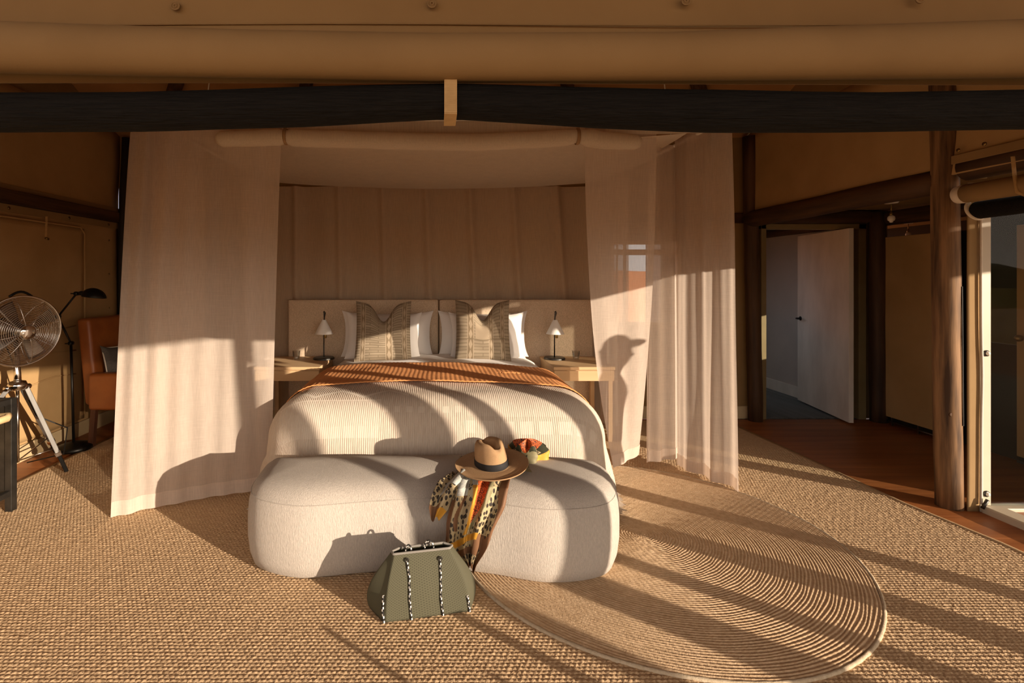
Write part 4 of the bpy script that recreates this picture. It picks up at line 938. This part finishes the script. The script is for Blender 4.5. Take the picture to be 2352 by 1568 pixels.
# ------------------------------------------------------------------ pedestal fan
def fan():
    Yf = 3.62; c = P(50, 760, Yf); ax = Vector((.90, -.43, -.06)).normalized()
    t = thing('tripod_fan', 'chrome tripod floor fan with wire cage by the left wall', 'fan', (c.x, c.y, .012))
    M4 = Matrix.Translation(c) @ ax.to_track_quat('Z', 'Y').to_matrix().to_4x4(); R = .255
    def ring(r, z, w_, n=56): return [M4 @ Vector((r*math.cos(a), r*math.sin(a), z)) for a in np.linspace(0, 2*PI, n, endpoint=False)]
    for nm, sg in (('front_grille', 1), ('rear_grille', -1)):
        mb = MB()
        for k in range(17):
            r = lerp(.055, R-.006, k/16); z = sg*(.085*(1-(r/R)**3)**.8); mb.tube(ring(r, z, 0), .0013, 5, closed=True)
        part(nm, mb, chrome, t, smooth=True)['kind'] = 'stuff'
        for k in range(8):
            a = 2*PI*k/8+.2; part('grille_spoke', MB().tube([M4 @ Vector((r*math.cos(a+.12*(R-r)/R), r*math.sin(a+.12*(R-r)/R), sg*.087*(max(0, 1-(r/R)**3))**.8)) for r in np.linspace(.05, R, 9)], .0022, 6), chrome, t, smooth=True)
    part('cage_rim', MB().tube(ring(R, 0, 0, 72), .0075, 10, closed=True), chrome, t, smooth=True)
    part('hub_cap', MB().lathe([(.052, .080), (.052, .090), (.046, .096), (.004, .098)], 32, M4), chrome, t, smooth=True)
    for k in range(4):
        def bl(u, v, k=k):
            a = 2*PI*k/4+.5+(v-.5)*.75*(1-.35*u); r = lerp(.045, R-.03, u); return M4 @ Vector((r*math.cos(a), r*math.sin(a), .045*(v-.5)*(1-.4*u)))
        part('blade', MB().grid(bl, 10, 8), steel, t, smooth=True, thick=.002)
    part('motor_housing', MB().lathe([(.012, -.27), (.055, -.265), (.075, -.24), (.075, -.15), (.06, -.13), (.045, -.02), (.02, .02)], 32, M4), steel, t, smooth=True)
    part('motor_band', MB().lathe([(.0765, -.235), (.0775, -.23), (.0775, -.2), (.0765, -.195)], 32, M4, cap=False), black_metal, t, smooth=True)
    pc = c-ax*.12; hz = .60
    top = Vector((pc.x+.05, pc.y-.02, .90))
    part('carry_handle', MB().tube([M4 @ Vector((lerp(-.07, .07, i/8), R*.98+.035*math.sin(PI*i/8), -.03)) for i in range(9)], .009, 8), black_metal, t, smooth=True)
    part('neck', MB().tube([pc+Vector((.02, -.01, -.08)), Vector((top.x, top.y, .80)), Vector((top.x, top.y, .72))], [.022, .022, .026], 18), chrome, t, smooth=True)
    part('tripod_head', MB().lathe([(.03, .68), (.055, .69), (.06, .72), (.05, .745), (.03, .75)], 24, Matrix.Translation((top.x, top.y, 0))), chrome, t, smooth=True)
    feet = [P(153, 1085, 3.84), Vector((top.x-.42, top.y-.30, .012)), Vector((top.x-.12, top.y+.55, .012))]; feet[0].z = .012
    for fp_ in feet:
        fp_ = Vector(fp_); hd_ = Vector((top.x, top.y, .70)); dd2 = (fp_-hd_); dd2.z = 0; dd2.normalize(); st_ = hd_+dd2*.05
        lg = part('leg', MB().bar(st_, st_.lerp(fp_, .80), .030, .030), leg_metal, t, bevel=.003)
        part('clamp', MB().bar(st_.lerp(fp_, .765), st_.lerp(fp_, .81), .042, .042), chrome, lg, bevel=.004)
        part('leg_foot', MB().bar(st_.lerp(fp_, .80), fp_+Vector((0, 0, .0)), .032, .026), black_metal, lg, bevel=.003)
        part('brace', MB().tube([st_.lerp(fp_, .72), Vector((top.x, top.y, .16))], .005, 8), chrome, lg, smooth=True)
        part('pivot', MB().lathe([(.018, -.03), (.02, -.025), (.02, .025), (.018, .03)], 14, Matrix.Translation(st_) @ Matrix.Rotation(PI/2, 4, 'X')), chrome, lg, smooth=True)
    part('centre_pole', MB().tube([(top.x, top.y, .70), (top.x, top.y, .15)], .012, 12), chrome, t, smooth=True)
    part('power_cord', MB().tube([pc+Vector((-.1, .02, -.05)), Vector((top.x-.05, top.y+.1, .7)), Vector((top.x+.02, top.y+.15, .45)), Vector((top.x+.16, top.y+.28, .32)), Vector((top.x+.10, top.y+.32, .10)), Vector((-3.3, 4.0, .02))], .005, 8), rubber, t, smooth=True)
fan()
# ------------------------------------------------------------------ black floor lamp
def floor_lamp():
    Y = 4.34; b_ = P(171, 1034, Y); x = P(166, 900, Y).x
    t = thing('floor_lamp', 'black jointed reading lamp with round foot by the left canvas wall', 'lamp', (b_.x, Y, .012))
    T4 = Matrix.Translation((b_.x, Y, .004))
    part('base', MB().lathe([(.138, .008), (.140, .02), (.138, .040), (.12, .048), (.085, .056), (.06, .066), (.02, .070)], 44, T4), black_metal, t, smooth=True)
    q0 = Vector((x+.012, Y, .07)); q1 = P(163, 788, Y); q2 = P(133, 727, Y); q3 = P(176, 674, Y)
    part('pole', MB().tube([q0, q1], .011, 14), black_metal, t, smooth=True)
    part('lower_arm', MB().tube([q1, q2], .009, 12), black_metal, t, smooth=True)
    part('upper_arm', MB().tube([q2, q3], .008, 12), black_metal, t, smooth=True)
    for q in (q1, q2, q3):
        j = part('joint', MB().lathe([(.010, -.022), (.018, -.018), (.018, .018), (.010, .022)], 16, Matrix.Translation(q) @ Matrix.Rotation(PI/2, 4, 'X')), black_metal, t, smooth=True)
        part('wing_nut', MB().box(-.030, .0, -.034, -.026, -.004, .006, 0, Matrix.Translation(q)), black_metal, j, bevel=.002)
    s0 = P(186, 673, Y); s1 = P(238, 676, Y)
    part('neck', MB().tube([q3, s0, P(196, 675, Y)], [.010, .020, .022], 14), black_metal, t, smooth=True)
    ce = P(214, 682, Y)
    def dome(u, v):
        a = 2*PI*u; b2 = v*PI/2; return ce+Vector((.098*math.sin(b2)*math.cos(a)+.008, .075*math.sin(b2)*math.sin(a), .078*math.cos(b2)-.012*math.sin(b2)*(math.cos(a)+.2)))
    part('shade', MB().grid(dome, 40, 14), black_metal, t, smooth=True, thick=.003)
floor_lamp()
# ------------------------------------------------------------------ tan armchair and its cushion
ac = thing('armchair', 'tan leather high backed armchair half hidden by the left curtain', 'chair', (-2.8, 4.7, .012))
bx0 = -3.17
def sbox(x0, x1, y0, y1, z0, z1, tiltx=0):
    mb = MB().box(x0, x1, y0, y1, z0, z1)
    if tiltx: mb.v = [(a-tiltx*(c-.4), b2, c) for a, b2, c in mb.v]
    return mb
part('backrest', sbox(bx0, bx0+.12, 4.46, 5.08, .36, 1.14, .10), leather, ac, bevel=.03, seg=4)
part('seat', sbox(bx0+.10, bx0+.62, 4.50, 5.04, .30, .46), leather, ac, bevel=.035, seg=4)
for y0, y1 in ((4.36, 4.48), (5.06, 5.18)): part('arm', sbox(bx0+.10, bx0+.60, y0, y1, .34, .665), leather, ac, bevel=.03, seg=4)
for (x, y) in ((bx0+.14, 4.40), (bx0+.14, 5.1)): part('leg', MB().bar((x-.03, y, .012), (x, y, .37), .045, .045), leg_wood, ac, bevel=.004)
for (x, y) in ((bx0+.40, 4.40), (bx0+.56, 5.1)): part('leg', MB().bar((x, y, .012), (x, y, .37), .045, .045), leg_wood, ac, bevel=.004)
cu = thing('scatter_cushion', 'dark grey wool cushion with pale piping on the tan armchair', 'cushion', (bx0+.22, 4.75, .46))
o = pillow('cover', .46, .42, .15, (bx0+.24, 4.74, .455), -.20, PI/2-.2, grey_wool, 0, .05); adopt(o, cu)
M4 = Matrix.Translation((bx0+.24, 4.74, .455)) @ Matrix.Rotation(PI/2-.2, 4, 'Z') @ Matrix.Rotation(-.20, 4, 'X')
pe = [M4 @ Vector((.23*a*(1-.05*(1-b2*b2)), 0, .21*b2*(1-.05*(1-a*a))+.21)) for a, b2 in [(lerp(-1, 1, i/12), -1) for i in range(12)]+[(1, lerp(-1, 1, i/12)) for i in range(12)]+[(lerp(1, -1, i/12), 1) for i in range(12)]+[(-1, lerp(1, -1, i/12)) for i in range(12)]]
part('piping', MB().tube(pe, .006, 8, closed=True), white_piping, cu, smooth=True)
# ------------------------------------------------------------------ steel framed daybed at the left edge
db = thing('steel_daybed', 'dark steel framed seat cut off at the left edge of the photo', 'seat', (-2.95, 3.05, .012))
cx0, cy0 = P(28, 1175, 3.2).x, 3.19
for x, y in ((cx0, cy0), (cx0, cy0-.62), (cx0-.62, cy0), (cx0-.62, cy0-.62)):
    part('leg', box(x-.022, x+.022, y-.022, y+.022, .012, .735), dark_steel, db, bevel=.003)
rails = []
for z in (.715, .13):
    for a, b_ in (((cx0, cy0, z), (cx0-.62, cy0, z)), ((cx0, cy0, z), (cx0, cy0-.62, z)), ((cx0-.62, cy0, z), (cx0-.62, cy0-.62, z)), ((cx0, cy0-.62, z), (cx0-.62, cy0-.62, z))):
        part('rail', MB().bar(a, b_, .036, .036), dark_steel, db, bevel=.003)
part('back_sheet', box(cx0-.60, cx0-.03, cy0-.014, cy0-.008, .14, .70), dark_steel, db)
part('arm_hoop', MB().tube([(cx0-.40, cy0-.10, .62), (cx0-.04, cy0-.10, .635), (cx0+.08, cy0-.11, .648), (cx0+.105, cy0-.15, .645), (cx0+.06, cy0-.20, .63), (cx0-.4, cy0-.22, .60)], .022, 14), rattan, db, smooth=True)
o = pillow('box_cushion', .40, .32, .12, (cx0-.10, cy0-.34, .46), -.15, .3, grey_wool, 0, .05); tag(o, 'grey woollen cushion inside the dark steel seat at the left edge', 'cushion')

# ------------------------------------------------------------------ outside the frame: porch roof, posts and the person who cast the shadows
Aev, Bev = CS(-2.8, -5.0), CS(7.4, -5.0)
def zroof(x, y): return 2.685+.14*(-SA*x+CA*y+5.0)
def pr(x, y): return (x, y, zroof(x, y))
pm = MB(); ring_ = [pr(*Aev), pr(*Bev), pr(6.7, 3.2), pr(3.45, 3.2), pr(3.45, 1.0), pr(-3.6, 1.0), pr(-3.6, -1.6)]
pm.add(ring_, [(0, 1, 4), (1, 2, 3, 4), (0, 4, 5, 6)])
pm = pm.build('roof_porch', canvas, thick=.02); struct(pm)
wfs = MB().grid(lambda u, v: (lerp(-3.6, 3.45, u), 1.0, lerp(3.0, zroof(lerp(-3.6, 3.45, u), 1.0), v)), 4, 1).build('wall_front_top', canvas); struct(wfs)
eb = MB().tube([Vector((*CS(lerp(4.45, 7.4, i/10), -4.98), 2.46)) for i in range(11)], .155, 16, squash=1.0).build('eave_sun_blocker', canvas, smooth=True); tag(eb, 'thick canvas roll added under the far end of the porch eave to block sun', 'blind')  # added roll out of view; keeps sun off the upper door jamb
ev = log('eave_pole', (*Aev, 2.665), (*Bev, 2.665), .04, log_x, None, 0); tag(ev, 'eave pole along the front edge of the porch roof', 'pole')
def yx(c, x): return (c-CA*x)/SA
pg = 'timber posts of the porch'
for c, x, r_, lab in ((3.075, 3.62, .095, 'stout timber porch post nearest the right corner of the opening'), (2.665, 3.75, .055, 'slim timber porch post left of the stout one'),
                     (2.37, 4.3, .108, 'thickest timber porch post out on the deck'), (1.945, 4.75, .058, 'slim timber porch post farthest out on the deck')):
    y = yx(c, x); le_ = {1.95: -.06, 2.37: .05}.get(round(c+.001, 2), 0); x, y = (x-CA*le_*1.28, y-SA*le_*1.28); x2, y2 = x+CA*le_*2.65, y+SA*le_*2.65
    tag(log('porch_post', (x, y, -.03), (x2, y2, zroof(x2, y2)), r_, post_wood, None, 0), lab, 'post', pg)
for c, s, h_, lab in ((1.375, -.9, .49, 'thin stake added left on the deck to cast a floor streak'), (1.60, -1.1, .40, 'thin stake added in the middle on the deck to cast a floor streak'), (1.795, -.9, .42, 'thicker stake added nearest the porch posts to cast a floor streak')):  # added rods out of view, sized only to cast low streaks on the carpet
    x, y = CS(c, s); tag(MB().tube([(x, y, -.03), (x, y, h_)], [.016, .012] if c < 1.7 else [.028, .024], 8).build('shadow_stake', black_metal, smooth=True), lab, 'stake')
def person():
    px_, py_ = CS(3.535, -2.05); fa = math.atan2(.73, .68)-PI/2         # faces along the deck
    t = thing('person', 'person in a cap and khaki shirt standing on the deck beside the opening', 'person', (px_, py_, -.03))
    M4 = Matrix.Translation((px_, py_, -.03)) @ Matrix.Rotation(fa, 4, 'Z')    # local +Y is forwards
    def skin(name, V, Ed, R, mat, root=0, sub=2):
        me = bpy.data.meshes.new(name); me.from_pydata([M4 @ Vector(v) for v in V], Ed, []); me.materials.append(mat)
        o = bpy.data.objects.new(name, me); COL.objects.link(o); adopt(o, t)
        md = o.modifiers.new('skin', 'SKIN'); md.use_smooth_shade = True
        for i, r in enumerate(R):
            d_ = me.skin_vertices[0].data[i]; d_.radius = r if isinstance(r, tuple) else (r, r); d_.use_root = (i == root)
        sm_ = o.modifiers.new('sub', 'SUBSURF'); sm_.levels = sub; sm_.render_levels = sub; return o
    V = [(0, 0, .95), (0, 0, 1.10), (0, .015, 1.28), (0, -.005, 1.40), (0, .0, 1.47), (0, .056, 1.535), (0, .040, 1.61), (0, .02, 1.69)]
    R = [(.13, .10), (.115, .09), (.14, .10), (.10, .07), .052, (.090, .104), (.098, .114), (.066, .078)]
    Ed = [(i, i+1) for i in range(7)]
    for s in (-1, 1):
        k = len(V)
        V += [(s*.085, 0, .88), (s*.09, .01, .50), (s*.09, -.01, .10), (s*.095, .13, .035)]
        R += [.088, .058, .040, (.040, .028)]; Ed += [(0, k), (k, k+1), (k+1, k+2), (k+2, k+3)]
        k = len(V)
        V += [(s*.165, -.005, 1.39), (s*.205, .0, 1.12), (s*.20, .07, .90), (s*.195, .09, .845)]
        R += [.055, .042, .030, (.026, .036)]; Ed += [(3, k), (k, k+1), (k+1, k+2), (k+2, k+3)]
        for j in range(4):
            m_ = len(V); V += [(s*(.185+.0), .072+.020*j, .80), (s*.178, .074+.021*j, .758-.006*abs(j-1.5))]; R += [.0095, .008]; Ed += [(k+3, m_), (m_, m_+1)]
        m_ = len(V); V += [(s*.172, .115, .83), (s*.160, .125, .795)]; R += [.011, .009]; Ed += [(k+3, m_), (m_, m_+1)]
    body = skin('body', V, Ed, R, skin_m)
    tv = [(0, 0, .86), (0, 0, 1.08), (0, .015, 1.27), (0, -.003, 1.40), (0, 0, 1.44)]; tr_ = [(.15, .135), (.145, .125), (.165, .145), (.118, .095), .055]
    te = [(0, 1), (1, 2), (2, 3), (3, 4)]
    for s in (-1, 1):
        k = len(tv); tv += [(s*.165, -.005, 1.39), (s*.20, 0, 1.14)]; tr_ += [.066, .056]; te += [(3, k), (k, k+1)]
    skin('shirt', tv, te, tr_, shirt_m)
    lv = [(0, 0, .99), (0, 0, .92)]; lr = [(.13, .105), (.14, .112)]; le = [(0, 1)]
    for s in (-1, 1):
        k = len(lv); lv += [(s*.085, 0, .84), (s*.09, .01, .50), (s*.09, -.01, .12)]; lr += [.098, .072, .058]; le += [(1, k), (k, k+1), (k+1, k+2)]
    skin('trousers', lv, le, lr, trousers_m)
    for s in (-1, 1):
        skin('shoe', [(s*.09, -.03, .05), (s*.092, .06, .042), (s*.095, .15, .036)], [(0, 1), (1, 2)], [(.045, .05), (.045, .04), (.04, .03)], trousers_m)
    H = M4 @ Matrix.Translation((0, .03, 1.60))
    def head(u, v):
        a, b2 = 2*PI*u, PI*v; x, y, z = .077*math.sin(b2)**.85*math.sin(a), .100*math.sin(b2)**.85*math.cos(a), .120*math.cos(b2)
        if z < 0:
            q_ = -z/.120; x *= 1-.18*q_; y *= (1-.40*q_) if y < 0 else (1-.02*q_)
            y += .040*q_*q_
        return H @ Vector((x, y, z))
    part('head', MB().grid(head, 36, 24), skin_m, t, smooth=True)
    part('cap', MB().lathe([(.086, .03), (.088, .05), (.080, .085), (.056, .112), (.018, .124)], 28, H @ Matrix.Scale(1.12, 4, (0, 1, 0))), cap_m, t, smooth=True)
    def brim(u, v): a = lerp(-1.2, 1.2, u); r_ = lerp(.084, .190, v); return H @ Vector((.92*r_*math.sin(a), r_*math.cos(a)*1.12, (.044+.004*v-.001*math.sin(a)**2)))
    part('cap_peak', MB().grid(brim, 16, 5), cap_m, t, smooth=True, thick=.004)
    def hair(u, v): a = lerp(PI*.55, PI*2.45, u)+PI/2*0; r_ = lerp(.080, .058, v); z = lerp(.035, -.13, v); return H @ Vector((r_*math.cos(a+PI/2*0)*.95, -abs(0)+r_*1.12*math.sin(a)-.012, z)) if math.sin(a) < .35 else H @ Vector((r_*math.cos(a)*.95, .03, z))
    part('hair', MB().grid(hair, 24, 8), hair_m, t, smooth=True, thick=.02)
    part('nose', MB().tube([H @ Vector((0, .094, -.0)), H @ Vector((0, .116, -.034)), H @ Vector((0, .096, -.044))], [.008, .012, .010], 8), skin_m, t, smooth=True)
    part('mouth', MB().tube([H @ Vector((-.022, .084, -.066)), H @ Vector((0, .096, -.068)), H @ Vector((.022, .084, -.066))], .006, 6), leather, t, smooth=True)
    for s in (-1, 1):
        part('eye', MB().lathe([(.001, .006), (.008, .003), (.010, 0)], 12, H @ Matrix.Translation((s*.030, .090, -.004)) @ Matrix.Rotation(-PI/2, 4, 'X')), white_plastic, t, smooth=True)
        part('ear', MB().lathe([(.024, -.006), (.026, 0), (.016, .008)], 12, H @ Matrix.Translation((s*.078, .0, -.012)) @ Matrix.Rotation(s*PI/2, 4, 'Y')), skin_m, t, smooth=True)
person()
